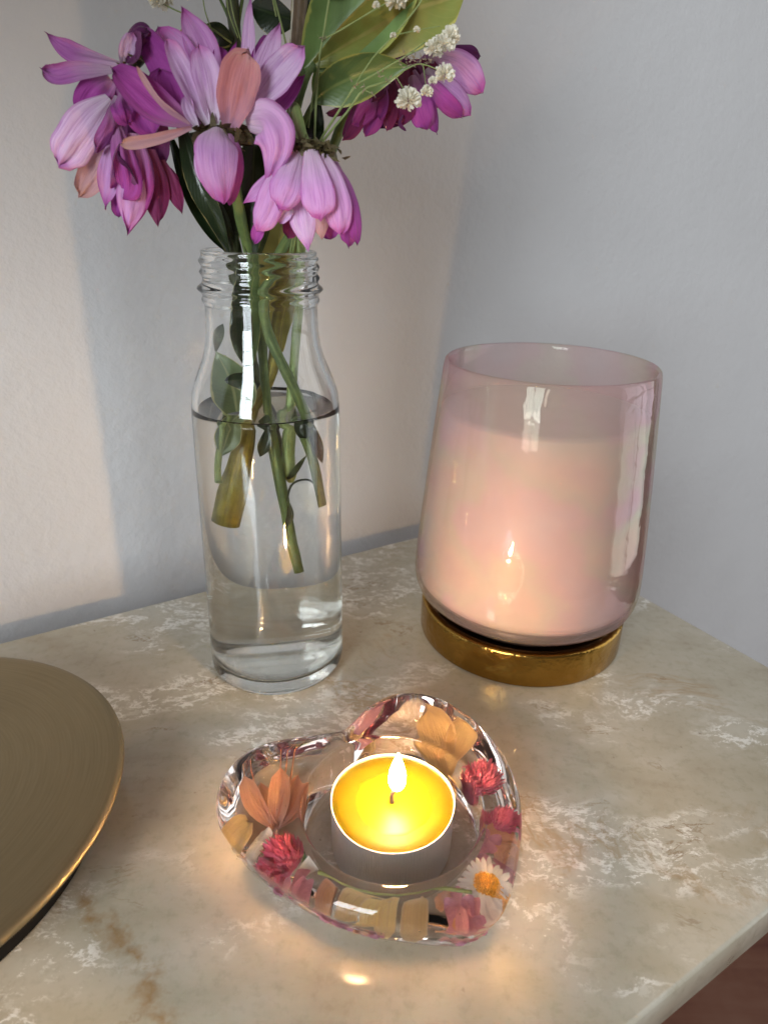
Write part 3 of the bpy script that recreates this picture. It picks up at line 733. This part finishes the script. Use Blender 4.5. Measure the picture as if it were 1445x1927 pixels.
fA([(410, 238, 22.2), (408, 262, 21.6), (409, 318, 21.3), (421, 380, 21.5)], 82, PL, cup=-.32, base=.42, peak=.42, groove=.02, wave=.03)
fA([(430, 250, 22.2), (442, 280, 21.9), (440, 330, 22.0), (432, 385, 22.2)], 42, PM, cup=-.3, roll=.4)
fA([(462, 222, 22.5), (500, 226, 21.7), (519, 276, 21.5), (502, 348, 21.9)], 84, PL, cup=-.3, base=.55, peak=.45, groove=.05, wave=.02, n=22, curl=0, tip='point')
fA([(462, 220, 22.7), (515, 152, 22.5), (571, 88, 22.4)], 62, PP, cup=.28, roll=.25, peak=.68)
fA([(466, 208, 23.1), (498, 130, 23.3), (526, 44, 23.6)], 46, PP, cup=.4, roll=.3, tip='point')
fA([(468, 205, 23.3), (490, 130, 23.6), (508, 70, 23.9)], 50, PM, cup=.3, roll=-.3)
fA([(500, 230, 22.9), (540, 192, 23.1), (572, 142, 23.3)], 36, PM, cup=.4, roll=.6)
fA([(440, 190, 23.2), (430, 130, 23.5), (446, 76, 23.7)], 18, PM, cup=.4, roll=.5, tip='point')
fA([(360, 215, 23.0), (335, 150, 23.4), (330, 90, 23.8)], 50, PM, cup=.3)
fA([(415, 225, 23.0), (420, 150, 23.4), (418, 90, 23.8)], 48, PM, cup=.3)
V, Fc, uv = [], [], []
ca = PY(418, 236, 23.0)
for i in range(6):
    for j in range(16):
        a = math.pi*.62*i/5; b_ = 2*math.pi*j/16
        V.append(ca+Vector((math.sin(a)*math.cos(b_)*.95, math.sin(a)*math.sin(b_)*.55, -.35+.75*math.cos(a)*.5))); uv.append((j/16, i/5))
for i in range(5):
    for j in range(16): Fc.append((i*16+j, (i+1)*16+j, (i+1)*16+(j+1) % 16, i*16+(j+1) % 16))
mesh('receptacle', V, Fc, SC, A, uv=uv)
fuzzy('calyx', A, [PY(417, 246, 22.55), PY(440, 246, 22.6), PY(395, 246, 22.6), PY(425, 258, 22.8)], .22, 90, .42, SC)
tube('stem', [PY(420, 248, 22.7), PY(438, 330, 23.4), PY(455, 420, 24.2), PY(470, 480, 24.7), PY(488, 590, 25.0), PY(497, 700, 25.0), PY(505, 788, 25.0), under(510, 810, -.1), under(536, 935, -.3), under(550, 1005, -.3), under(565, 1064, -.4)], .19, .17, SG, A, 10, 44)
# smaller leaves clinging to its stem in the water
def uleaf(parent, pts, w_, mt, **k): return blade('leaf', [under(*p) for p in pts], w_, mt, parent, **k)
uleaf(A, [(541, 938, -.4), (556, 904, -.7), (590, 898, -.9), (616, 914, -1.0)], .24, SD, roll=1.1, tip='point')
uleaf(A, [(543, 930, -.3), (548, 960, -.5), (537, 985, -.6)], .26, SD, roll=.6, tip='point')
uleaf(A, [(504, 800, -.5), (500, 825, -.6), (490, 850, -.6)], .42, LD, tip='point')

# hanging one at the left
B = flower(PY(243, 130, 23.2), 'drooping purple chrysanthemum at the left, its petals hanging down in a ragged bunch')
fB = lambda pts, wd, mt, **k: pet(B, pts, wd*.96, mt, **{**dict(wrk=0.17, n=18, m_=10, jag=.05), **k})
fB([(232, 120, 23.3), (160, 104, 23.0), (116, 84, 22.8), (86, 60, 22.7)], 38, PB, cup=.3, roll=.35, peak=.5, base=.2, tip='point')
fB([(214, 131, 23.1), (150, 134, 22.7), (105, 142, 22.5), (78, 128, 22.4)], 38, PB, cup=.35, roll=-.3, peak=.5)
fB([(208, 186, 22.9), (170, 225, 22.5), (135, 275, 22.3), (112, 312, 22.3)], 76, PP, cup=-.2, peak=.55, base=.35, groove=.02, wave=.02)
fB([(210, 150, 23.2), (182, 175, 23.0), (150, 216, 23.0)], 62, PM, cup=.25, base=.4)
fB([(202, 270, 23.0), (182, 315, 22.9), (150, 368, 22.9)], 56, PC, cup=.25, base=.5, peak=.5)
fB([(222, 180, 22.8), (216, 220, 22.4), (202, 255, 22.3), (184, 286, 22.3)], 40, PB, cup=-.35, roll=.4, curl=.5)
fB([(226, 240, 22.8), (212, 310, 22.6), (200, 390, 22.6)], 48, PL, cup=.3, roll=-.5, tip='point')
fB([(255, 250, 22.9), (258, 340, 22.6), (240, 441, 22.6)], 66, PM, cup=-.25, peak=.55, base=.4, tip='point', groove=.05)
fB([(250, 300, 22.7), (248, 370, 22.5), (242, 436, 22.5)], 58, PL, cup=-.2, peak=.5, tip='point')
fB([(285, 280, 23.2), (292, 350, 23.1), (297, 424, 23.0)], 52, PR, cup=-.25, tip='point', groove=.05)
fB([(306, 300, 23.5), (325, 350, 23.5), (343, 402, 23.5)], 30, PR, cup=-.2, tip='point')
fB([(222, 345, 23.0), (222, 380, 22.9), (223, 407, 22.9)], 26, PM, cup=.2)
fB([(240, 120, 23.1), (246, 80, 23.0), (262, 52, 23.1), (285, 60, 23.2)], 46, PD, cup=-.4, roll=.4, curl=.5)
fB([(262, 58, 23.0), (255, 95, 22.9), (240, 118, 22.9)], 34, PD, cup=.4, roll=-.6)
fB([(232, 122, 23.0), (238, 92, 22.8), (249, 62, 22.9)], 32, PP, cup=.3, roll=-.3)
fB([(235, 160, 23.0), (262, 200, 22.8), (290, 255, 22.8)], 74, PM, cup=.2, base=.5)
fB([(228, 170, 22.8), (232, 200, 22.5), (240, 230, 22.4)], 50, PM, cup=-.4, roll=-.3, curl=.9)
fB([(220, 228, 22.6), (230, 280, 22.3), (240, 345, 22.3), (232, 372, 22.4)], 52, PM, cup=-.5, roll=.3, curl=-.9, groove=.09)
fB([(236, 262, 22.5), (216, 300, 22.3), (208, 352, 22.4)], 34, PL, cup=.5, roll=.5, curl=.6, groove=.08)
fB([(262, 300, 23.4), (262, 350, 23.4), (268, 400, 23.4)], 70, PR, cup=.2)
fB([(290, 300, 23.5), (305, 330, 23.6), (330, 372, 23.7)], 50, PR, cup=.2)
fB([(225, 150, 23.4), (230, 230, 23.5), (220, 300, 23.5)], 80, PD, cup=.2, base=.6)
fB([(260, 170, 23.5), (280, 250, 23.6), (280, 320, 23.6)], 80, PD, cup=.2, base=.6)
fB([(258, 346, 22.4), (240, 310, 22.3), (224, 285, 22.2)], 26, PD, cup=.6, roll=.8, curl=1.2)
fuzzy('calyx', B, [PY(243, 122, 23.0), PY(256, 112, 23.0), PY(236, 128, 23.0)], .12, 36, .25, SC)
tube('stem', [PY(250, 118, 23.2), PY(285, 90, 23.9), PY(318, 150, 24.4), PY(352, 270, 24.6), PY(400, 390, 24.8), PY(432, 476, 25.0), PY(452, 580, 25.5), PY(470, 660, 25.9), PY(500, 760, 26.0), under(512, 800, .6), under(524, 850, .6)], .20, .17, SD, B, 10, 36)

# nodding one at the right of the neck
Cc = flower(PY(580, 290, 22.6), 'nodding lilac chrysanthemum hanging over the bottle mouth, its brown calyx on top')
fC = lambda pts, wd, mt, **k: pet(Cc, pts, wd*.96, mt, **{**dict(curl=random.uniform(-0.15, 0.15), wrk=0.085, n=18, m_=10, jag=.05), **k})
kw = dict(cup=-.28, base=.42, peak=.55, groove=.035, wave=.02)
fC([(552, 282, 22.3), (522, 340, 21.7), (500, 400, 21.6), (484, 432, 21.7)], 56, PL, roll=-.3, **kw)
fC([(562, 282, 22.2), (546, 330, 21.5), (534, 366, 21.4), (526, 392, 21.5)], 66, PL, roll=-.1, **kw)
fC([(584, 280, 22.1), (592, 330, 21.4), (600, 380, 21.2), (602, 412, 21.3)], 66, PL, **kw)
fC([(604, 284, 22.3), (626, 340, 21.7), (638, 400, 21.6), (641, 440, 21.7)], 58, PL, roll=.25, **kw)
fC([(618, 292, 22.5), (652, 350, 22.1), (668, 410, 22.0), (673, 460, 22.1)], 38, PM, roll=.6, **kw)
fC([(628, 300, 22.7), (655, 370, 22.5), (660, 430, 22.4), (656, 464, 22.4)], 44, PM, roll=.5, **kw)
fC([(562, 340, 22.2), (568, 400, 22.0), (580, 470, 21.9)], 52, PP, cup=-.3, base=.5, tip='point')
fC([(590, 340, 22.3), (600, 400, 22.1), (606, 448, 22.1)], 44, PC, cup=-.3, base=.5, tip='point')
fC([(552, 296, 22.6), (508, 345, 22.2), (458, 382, 22.1)], 36, PL, cup=.3, roll=-.4, tip='point')
fC([(505, 380, 22.2), (492, 420, 22.1), (479, 458, 22.1)], 28, PM, cup=.3, roll=-.4)
fC([(560, 380, 22.8), (552, 415, 22.8), (542, 448, 22.8)], 36, PR, cup=.2)
fC([(552, 396, 22.0), (540, 402, 21.9), (526, 420, 21.9)], 20, PP, cup=.3)
fC([(600, 380, 22.6), (616, 420, 22.6), (622, 448, 22.7)], 40, PM, cup=.2)
fC([(575, 300, 23.4), (560, 360, 23.6), (545, 420, 23.7)], 80, PM, cup=.2, base=.5)
fC([(600, 300, 23.4), (620, 360, 23.6), (630, 430, 23.7)], 80, PM, cup=.2, base=.5)
fC([(580, 300, 23.2), (585, 380, 23.3), (575, 430, 23.3)], 70, PR, cup=.2, base=.5)
cpts = [PY(x, y, Y) for x, y, Y in ((533, 290, 22.4), (545, 276, 22.3), (560, 270, 22.2), (578, 268, 22.15), (596, 272, 22.2), (610, 280, 22.3), (622, 290, 22.4), (570, 266, 22.6), (596, 270, 22.7))]
fuzzy('calyx', Cc, cpts, .10, 170, .30, SC)
V, Fc, uv = [], [], []
cc = PY(580, 296, 22.75)
for i in range(7):
    for j in range(18):
        a = math.pi*.5*i/6; b_ = 2*math.pi*j/18
        V.append(cc+Vector((math.sin(a)*math.cos(b_)*.88, math.sin(a)*math.sin(b_)*.62, math.cos(a)*.5))); uv.append((j/18, i/6))
for i in range(6):
    for j in range(18): Fc.append((i*18+j, (i+1)*18+j, (i+1)*18+(j+1) % 18, i*18+(j+1) % 18))
mesh('receptacle', V, Fc, SC, Cc, uv=uv)
tube('stem', [PY(577, 276, 22.7), PY(566, 244, 22.75), PY(556, 205, 23.2), PY(552, 215, 24.1), PY(556, 300, 24.6), PY(562, 400, 25.0), PY(566, 480, 25.4), PY(562, 580, 25.8), PY(553, 690, 25.8), PY(543, 788, 25.6), under(543, 800, .3), under(541, 850, .2), under(541, 884, .1)], .15, .20, SL, Cc, 10, 44)
uleaf(Cc, [(541, 890, -.1), (556, 880, -.3), (585, 850, -.5)], .26, SD, tip='point', roll=.4)
uleaf(Cc, [(536, 886, .0), (550, 894, -.2), (562, 872, -.3)], .2, LV, roll=.4)

# dark one behind at the right
Dd = flower(PY(760, 130, 27.0), 'dark withered magenta chrysanthemum behind the green leaves at the right')
fD = lambda pts, wd, mt, **k: pet(Dd, pts, wd*.96, mt, **{**dict(curl=random.uniform(-0.25, 0.25), wrk=0.13, n=18, m_=10, jag=.05), **k})
fD([(820, 104, 26.9), (862, 100, 26.8), (902, 106, 26.9)], 32, PD, cup=.2, roll=.3, peak=.7)
fD([(806, 104, 26.6), (862, 124, 26.3), (906, 172, 26.4)], 60, PL, cup=-.25, peak=.6)
fD([(800, 130, 26.4), (845, 172, 26.1), (884, 214, 26.2)], 54, PL, cup=-.3, peak=.6, roll=.2)
fD([(790, 140, 26.3), (830, 185, 25.9), (868, 220, 26.0)], 40, PM, cup=-.3, roll=-.3)
fD([(780, 130, 26.4), (808, 190, 26.0), (822, 250, 26.0)], 34, PM, cup=-.3, roll=.5)
fD([(775, 140, 26.2), (788, 195, 25.8), (803, 242, 25.8)], 52, PM, cup=-.3)
fD([(760, 130, 26.4), (752, 190, 26.0), (756, 232, 26.1)], 62, PR, cup=.2)
fD([(742, 140, 26.3), (736, 195, 26.0), (728, 244, 26.0)], 34, PR, cup=-.3, roll=-.4)
fD([(720, 160, 26.3), (706, 205, 26.0), (688, 254, 26.0)], 44, PM, cup=-.3, roll=-.4)
fD([(700, 160, 26.2), (676, 205, 25.8), (646, 262, 25.8)], 40, PR, cup=-.3, roll=-.5)
fD([(705, 165, 26.0), (690, 195, 25.6), (664, 232, 25.6)], 46, PM, cup=.4, roll=.3, curl=.6)
fD([(668, 182, 26.4), (636, 194, 26.3), (622, 184, 26.2), (615, 168, 26.2)], 15, PD, cup=.4, roll=.6)
fD([(662, 204, 26.4), (638, 208, 26.3), (614, 212, 26.3)], 18, PD, cup=.4, roll=.4)
fD([(730, 140, 26.0), (712, 170, 25.7), (694, 190, 25.7)], 40, PD, cup=-.3, curl=.5)
fD([(758, 215, 25.9), (752, 232, 25.8), (764, 246, 25.8)], 7, PD, cup=.2)
fD([(780, 120, 26.8), (740, 170, 26.9), (690, 220, 27.0)], 110, PD, cup=.2, base=.6)
fD([(790, 110, 26.8), (790, 160, 26.9), (780, 215, 27.0)], 90, PR, cup=.2, base=.6)
fD([(800, 100, 26.8), (830, 150, 26.9), (850, 200, 27.0)], 70, PM, cup=.2, base=.6)
fD([(740, 140, 26.2), (766, 175, 25.9), (778, 215, 25.9)], 30, PR, cup=.3, roll=.6)
fD([(720, 150, 26.1), (724, 190, 25.8), (716, 225, 25.8)], 26, PM, cup=.3, roll=-.6)
fuzzy('calyx', Dd, [PY(680, 195, 26.6), PY(700, 170, 26.6)], .15, 30, .35, SC)
tube('stem', [PY(672, 186, 26.7), PY(645, 232, 26.6), PY(624, 284, 26.4), PY(594, 370, 25.8), PY(535, 460, 24.8), PY(498, 550, 24.2), PY(503, 620, 24.0), PY(530, 685, 23.9), PY(556, 740, 23.9), PY(575, 788, 24.0), under(582, 800, -1.0), under(608, 862, -1.1), under(634, 950, -1.2)], .17, .19, SG, Dd, 10, 44)
uleaf(Dd, [(600, 795, -1.0), (616, 825, -1.2), (634, 868, -1.2)], .5, LD, tip='point', roll=.5, jag=.1, wave=.15)
uleaf(Dd, [(575, 790, -1.3), (585, 803, -1.4), (597, 822, -1.4)], .5, LD, wave=.15, jag=.1)

# ------------------------------------------------------------------ leafy twigs
lt = root('leafy_twig', PY(560, 100, 25.0), 'leafy twig with a thick brown woody stem and broad olive leaves at the top right', 'leafy twig', 'leafy twigs in the glass bottle')
lf = lambda pts, wd, mt, **k: pet(lt, pts, wd, mt, name='leaf', **{**dict(cup=.12, base=.12, peak=.52, tip='point', groove=0, wave=.04, crease=.10, m_=10), **k})
lf([(572, 128, 24.6), (640, 60, 24.4), (730, -30, 24.2), (800, -110, 24.1)], 165, LG, roll=.25)
lf([(592, 118, 24.3), (680, 66, 24.0), (770, 20, 23.9), (874, -12, 24.0)], 116, LY, roll=-.35, tip='round', peak=.6)
lf([(590, 190, 24.2), (630, 160, 24.0), (700, 132, 23.8), (768, 124, 23.8)], 84, LG, roll=-.35)
lf([(560, 40, 25.6), (530, 30, 25.8), (500, 20, 26.0), (470, 10, 26.2)], 66, LD, roll=.3)
lf([(568, 60, 25.6), (600, 10, 25.8), (610, -50, 26.0)], 60, LD)
lf([(596, 200, 24.6), (602, 150, 24.8), (604, 110, 25.0)], 30, LG, roll=.5)
lf([(575, 320, 24.9), (592, 250, 24.7), (600, 180, 24.8)], 46, LD, roll=.5)
tube('twig', [PY(564, -60, 25.0), PY(562, 0, 25.0), PY(558, 100, 25.1), PY(552, 220, 25.2), PY(545, 330, 25.3), PY(535, 480, 25.4), PY(522, 600, 25.4), PY(512, 700, 25.2), PY(480, 765, 25.0), under(466, 800, -.2), under(448, 870, -.3), under(425, 972, -.3)], lambda v: .22 if v < .8 else .22+.24*min(1, (v-.8)*6), 0, ST, lt, 12, 44)
tube('bark', [PY(566, -60, 24.85), PY(564, 0, 24.85), PY(560, 70, 24.95), PY(556, 130, 25.05)], .23, .22, SB, lt, 10, 14)
tube('pith_edge', [PY(553, -60, 24.72), PY(552, 0, 24.72), PY(549, 45, 24.8), PY(546, 84, 24.86)], .055, .03, SW, lt, 6, 8)
tube('petiole', [PY(592, 118, 24.3), PY(575, 150, 24.5), PY(560, 200, 25.0)], .09, .12, SG, lt, 7, 8)
tube('petiole', [PY(592, 190, 24.2), PY(574, 225, 24.5), PY(560, 280, 25.0)], .08, .11, SG, lt, 7, 8)
tube('petiole', [PY(572, 128, 24.6), PY(566, 160, 24.8), PY(558, 200, 25.1)], .08, .11, SG, lt, 7, 8)

random.seed(21)
for k in range(3):  # extra leaves above the view, added to cast shade on the wall
    a = (560+random.uniform(-20, 20), -40-k*38, 25.0)
    sx = random.choice((-1, 1))*random.uniform(90, 190)
    lf([a, (a[0]+sx*.5, a[1]-random.uniform(20, 70), 25+random.uniform(-1.5, 1)), (a[0]+sx, a[1]-random.uniform(10, 90), 25+random.uniform(-3, 2))], random.uniform(90, 150), LG, roll=random.uniform(-.6, .6))
tube('twig', [PY(564, -55, 25.0), PY(560, -200, 25.0), PY(570, -380, 24.8)], .21, .12, SB, lt, 8, 10)
dt = root('leafy_twig', PY(440, 120, 25.3), 'dark twig with cream edged leaves rising behind the middle flower', 'leafy twig', 'leafy twigs in the glass bottle')
lf2 = lambda pts, wd, mt, **k: pet(dt, pts, wd, mt, name='leaf', **{**dict(cup=.12, base=.2, peak=.5, tip='point', groove=0, wave=.05, crease=.08, m_=10), **k})
tube('twig', [PY(436, -60, 25.4), PY(437, 0, 25.4), PY(444, 90, 25.4), PY(445, 200, 25.2), PY(440, 330, 25.0), PY(440, 430, 24.9), PY(446, 520, 24.7), PY(470, 640, 24.4), PY(480, 720, 24.4)], .20, .17, SD, dt, 10, 30)
tube('side_shoot', [PY(440, 60, 25.4), PY(425, 20, 25.5), PY(400, -30, 25.6)], .06, .04, SG, dt, 6, 8)
tube('side_shoot', [PY(446, 60, 25.4), PY(454, 10, 25.5), PY(462, -40, 25.6)], .07, .05, SG, dt, 6, 8)
lf2([(440, 75, 25.2), (410, 62, 25.1), (380, 50, 25.1)], 40, LD, roll=.3, jag=.1)
lf2([(440, 86, 25.5), (395, 80, 25.6), (352, 72, 25.7), (336, 60, 25.8)], 46, LV, tip='round')
lf2([(436, 90, 25.3), (425, 105, 25.2), (410, 95, 25.2)], 26, LD)
for k in range(3):  # unseen leaves higher up this twig, added for the shade they cast
    a = (432+random.uniform(-14, 14), -50-k*36, 25.4)
    sx = random.choice((-1, 1, -1))*random.uniform(90, 180)
    lf2([a, (a[0]+sx*.5, a[1]-random.uniform(10, 60), 25.4+random.uniform(-1.5, 1)), (a[0]+sx, a[1]-random.uniform(0, 80), 25.4+random.uniform(-3, 2))], random.uniform(80, 130), LG, roll=random.uniform(-.6, .6))
tube('twig', [PY(436, -55, 25.4), PY(432, -200, 25.4), PY(424, -350, 25.2)], .18, .10, SD, dt, 8, 10)
for pts, r_ in (([(366, 250, 24.5), (392, 345, 24.5), (425, 430, 24.7), (446, 500, 24.9)], .27), ([(402, 256, 24.9), (415, 350, 24.9), (436, 430, 24.9), (450, 500, 25.0)], .24), ([(470, 256, 25.0), (472, 350, 25.0), (470, 430, 25.0), (468, 500, 25.0)], .2)):
    tube('twig', [PY(*p) for p in pts], r_, r_*.8, SD, dt, 9, 14, .1)
# long dark leaves sloping down into the neck
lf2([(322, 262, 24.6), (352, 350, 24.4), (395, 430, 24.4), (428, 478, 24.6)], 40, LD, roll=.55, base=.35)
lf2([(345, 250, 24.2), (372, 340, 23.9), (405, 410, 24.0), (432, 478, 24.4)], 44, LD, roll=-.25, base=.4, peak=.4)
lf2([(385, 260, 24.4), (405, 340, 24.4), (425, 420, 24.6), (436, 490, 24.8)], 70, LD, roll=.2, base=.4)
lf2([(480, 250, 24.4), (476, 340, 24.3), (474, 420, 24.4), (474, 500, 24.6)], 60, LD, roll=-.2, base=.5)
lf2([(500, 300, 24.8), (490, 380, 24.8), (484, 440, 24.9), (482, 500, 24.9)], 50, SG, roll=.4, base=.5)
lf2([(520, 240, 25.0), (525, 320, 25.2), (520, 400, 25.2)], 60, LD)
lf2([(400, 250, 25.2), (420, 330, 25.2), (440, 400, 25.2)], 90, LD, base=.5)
# leaves squeezed into the bottle
lf2([(460, 500, 24.1), (456, 590, 23.9), (458, 650, 23.9), (466, 695, 24.0)], 42, LD, roll=.2, base=.5, cup=-.3)
lf2([(478, 480, 24.2), (474, 570, 24.1), (474, 640, 24.1), (472, 700, 24.1)], 36, LG, roll=.2, base=.5, cup=-.3)
lf2([(446, 775, 24.2), (440, 735, 24.0), (428, 700, 24.0), (410, 662, 24.1)], 82, LP, roll=-.1, base=.55, peak=.35)
lf2([(474, 716, 24.0), (450, 716, 23.8), (424, 718, 23.9)], 36, LD, roll=.5, base=.4)
lf2([(406, 660, 24.7), (412, 630, 24.7), (420, 606, 24.8)], 22, SD, roll=.3)
tube('petiole', [PY(424, 668, 24.2), PY(420, 720, 24.2), PY(424, 778, 24.2), under(412, 800, -.9), under(402, 870, -1.0), under(404, 900, -1.0)], .07, .13, SL, dt, 8, 16)
uleaf(dt, [(436, 790, -.8), (424, 812, -.9), (410, 850, -1.0)], .85, LP, base=.6, tip='point')
lv = root('yellow_leaf', PY(528, 470, 25.9), 'yellowing veined leaf tucked in the bottle mouth under the nodding flower', 'leaf')
pet(lv, [(525, 660, 26.1), (526, 560, 26.2), (530, 470, 26.2), (534, 392, 26.1)], 86, LV, name='leaf', base=.2, peak=.6, tip='round', groove=0, crease=.05, cup=.1, m_=10)

# ------------------------------------------------------------------ baby's breath
bb = root('babys_breath', PY(600, 270, 24.2), 'spray of fine green stems with tiny dried white flowers in front of the leaves', 'flower spray')
Y0 = 23.6
tubes = [([(545, 480, 24.6), (575, 330, 24.4), (600, 268, 24.0), (640, 205, 23.4), (668, 160, 23.2)], .045, .035),
         ([(550, 480, 24.5), (580, 330, 24.3), (606, 268, 23.9), (655, 208, 23.3), (684, 168, 23.1), (730, 152, 23.0)], .045, .03),
         ([(668, 160, 23.2), (720, 130, 23.0), (764, 104, 23.0), (800, 78, 23.1)], .03, .02),
         ([(668, 160, 23.2), (700, 110, 23.1), (740, 66, 23.0), (788, 8, 23.0), (810, -40, 23.0)], .026, .02),
         ([(740, 66, 23.0), (784, 56, 22.9), (828, 48, 22.9)], .016, .01),
         ([(684, 168, 23.1), (700, 175, 23.0)], .02, .012), ([(730, 152, 23.0), (770, 126, 22.9), (796, 120, 22.9), (836, 136, 22.9)], .022, .014),
         ([(745, 143, 23.0), (760, 168, 22.9), (766, 182, 22.9)], .014, .01), ([(764, 104, 23.0), (800, 88, 23.0), (828, 78, 23.0)], .018, .012),
         ([(796, 120, 22.9), (800, 150, 22.9), (803, 168, 22.9)], .014, .01), ([(590, 420, 24.8), (592, 250, 24.0), (600, 120, 23.6), (607, 74, 23.5), (622, -20, 23.4)], .04, .03),
         ([(607, 74, 23.5), (640, 56, 23.3), (700, 20, 23.2), (728, 4, 23.2)], .028, .018), ([(607, 74, 23.5), (598, 66, 23.4)], .018, .01),
         ([(580, 240, 24.0), (590, 170, 23.8), (602, 110, 23.6)], .03, .026),
         ([(436, 80, 24.9), (380, 40, 24.8), (330, 18, 24.7), (302, 4, 24.7)], .03, .018), ([(520, 30, 24.6), (512, -10, 24.6)], .03, .03), ([(540, 90, 24.6), (528, 40, 24.6), (512, -20, 24.6)], .035, .03),
         ([(448, 70, 24.7), (430, 20, 24.7), (426, -30, 24.7)], .02, .02), ([(400, 60, 24.8), (386, 20, 24.8), (380, -20, 24.8)], .02, .02), ([(455, 80, 24.7), (440, 30, 24.7), (430, -20, 24.7)], .02, .02)]
for pts, a, b in tubes: tube('stalk', [PY(*p) for p in pts], a, b, SL, bb, 6, 12)
FW = simple('floret_cream', (.88, .85, .74), .7, var=.12, scale=900, trans=.3)
def floret(px, py, Y, rpx):
    c = PY(px, py, Y); r = rpx*Y/F_*1.0; V, Fc = [], []
    for i in range(90):
        t = (i+.5)/90; ph = i*2.39996; zz = 1-1.5*t; rr = math.sqrt(max(0, 1-zz*zz))
        d = (Vector((rr*math.cos(ph), rr*math.sin(ph), zz))+Vector((random.gauss(0, .12), random.gauss(0, .12), random.gauss(0, .12)))).normalized()
        s = d.orthogonal().normalized(); s2 = d.cross(s); an = random.uniform(0, 3); s, s2 = s*math.cos(an)+s2*math.sin(an), s2*math.cos(an)-s*math.sin(an)
        b = c+d*r*.3; e = c+d*r*random.uniform(.85, 1.1); w_ = r*.17; k = len(V)
        V += [b-s*w_*.5, b+s*w_*.5, e+s*w_+s2*w_*.4, e+d*r*.06, e-s*w_-s2*w_*.4]; Fc.append((k, k+1, k+2, k+3, k+4))
    mesh('floret', V, Fc, FW, bb, smooth=False)
for a in ((768, 189, 22.9, 20), (803, 172, 22.9, 10), (836, 140, 22.9, 16), (817, 92, 23.0, 15), (836, 84, 23.0, 16), (848, 66, 23.0, 14), (826, 76, 23.1, 9), (745, 0, 23.2, 17),
          (299, 6, 24.7, 14), (313, 0, 24.8, 10), (814, 152, 22.9, 7), (784, 55, 22.9, 5), (740, 66, 22.95, 5), (708, 10, 23.2, 6), (288, -4, 24.7, 9)): floret(*a)
V, Fc = [], []
for (px, py, Y) in [(764, 104, 22.9), (770, 112, 22.9), (758, 118, 22.9), (776, 100, 22.9), (668, 158, 23.1), (684, 165, 23.0), (800, 90, 23.0), (796, 112, 22.9), (782, 108, 22.9), (607, 72, 23.4), (698, 176, 23.0), (728, 150, 22.95), (715, 140, 23.0), (780, 118, 22.9), (768, 122, 22.9), (808, 118, 22.9)]:
    for _ in range(5):
        p = PY(px+random.uniform(-6, 6), py+random.uniform(-6, 6), Y); d = Vector((random.gauss(0, 1), random.gauss(0, 1), random.gauss(0, 1))).normalized()*.13
        s = d.orthogonal().normalized()*.028; k = len(V); V += [p-s, p+s, p+d]; Fc.append((k, k+1, k+2))
mesh('dry_bracts', V, Fc, simple('dry_bract', (.34, .27, .18), .8), bb, smooth=False)
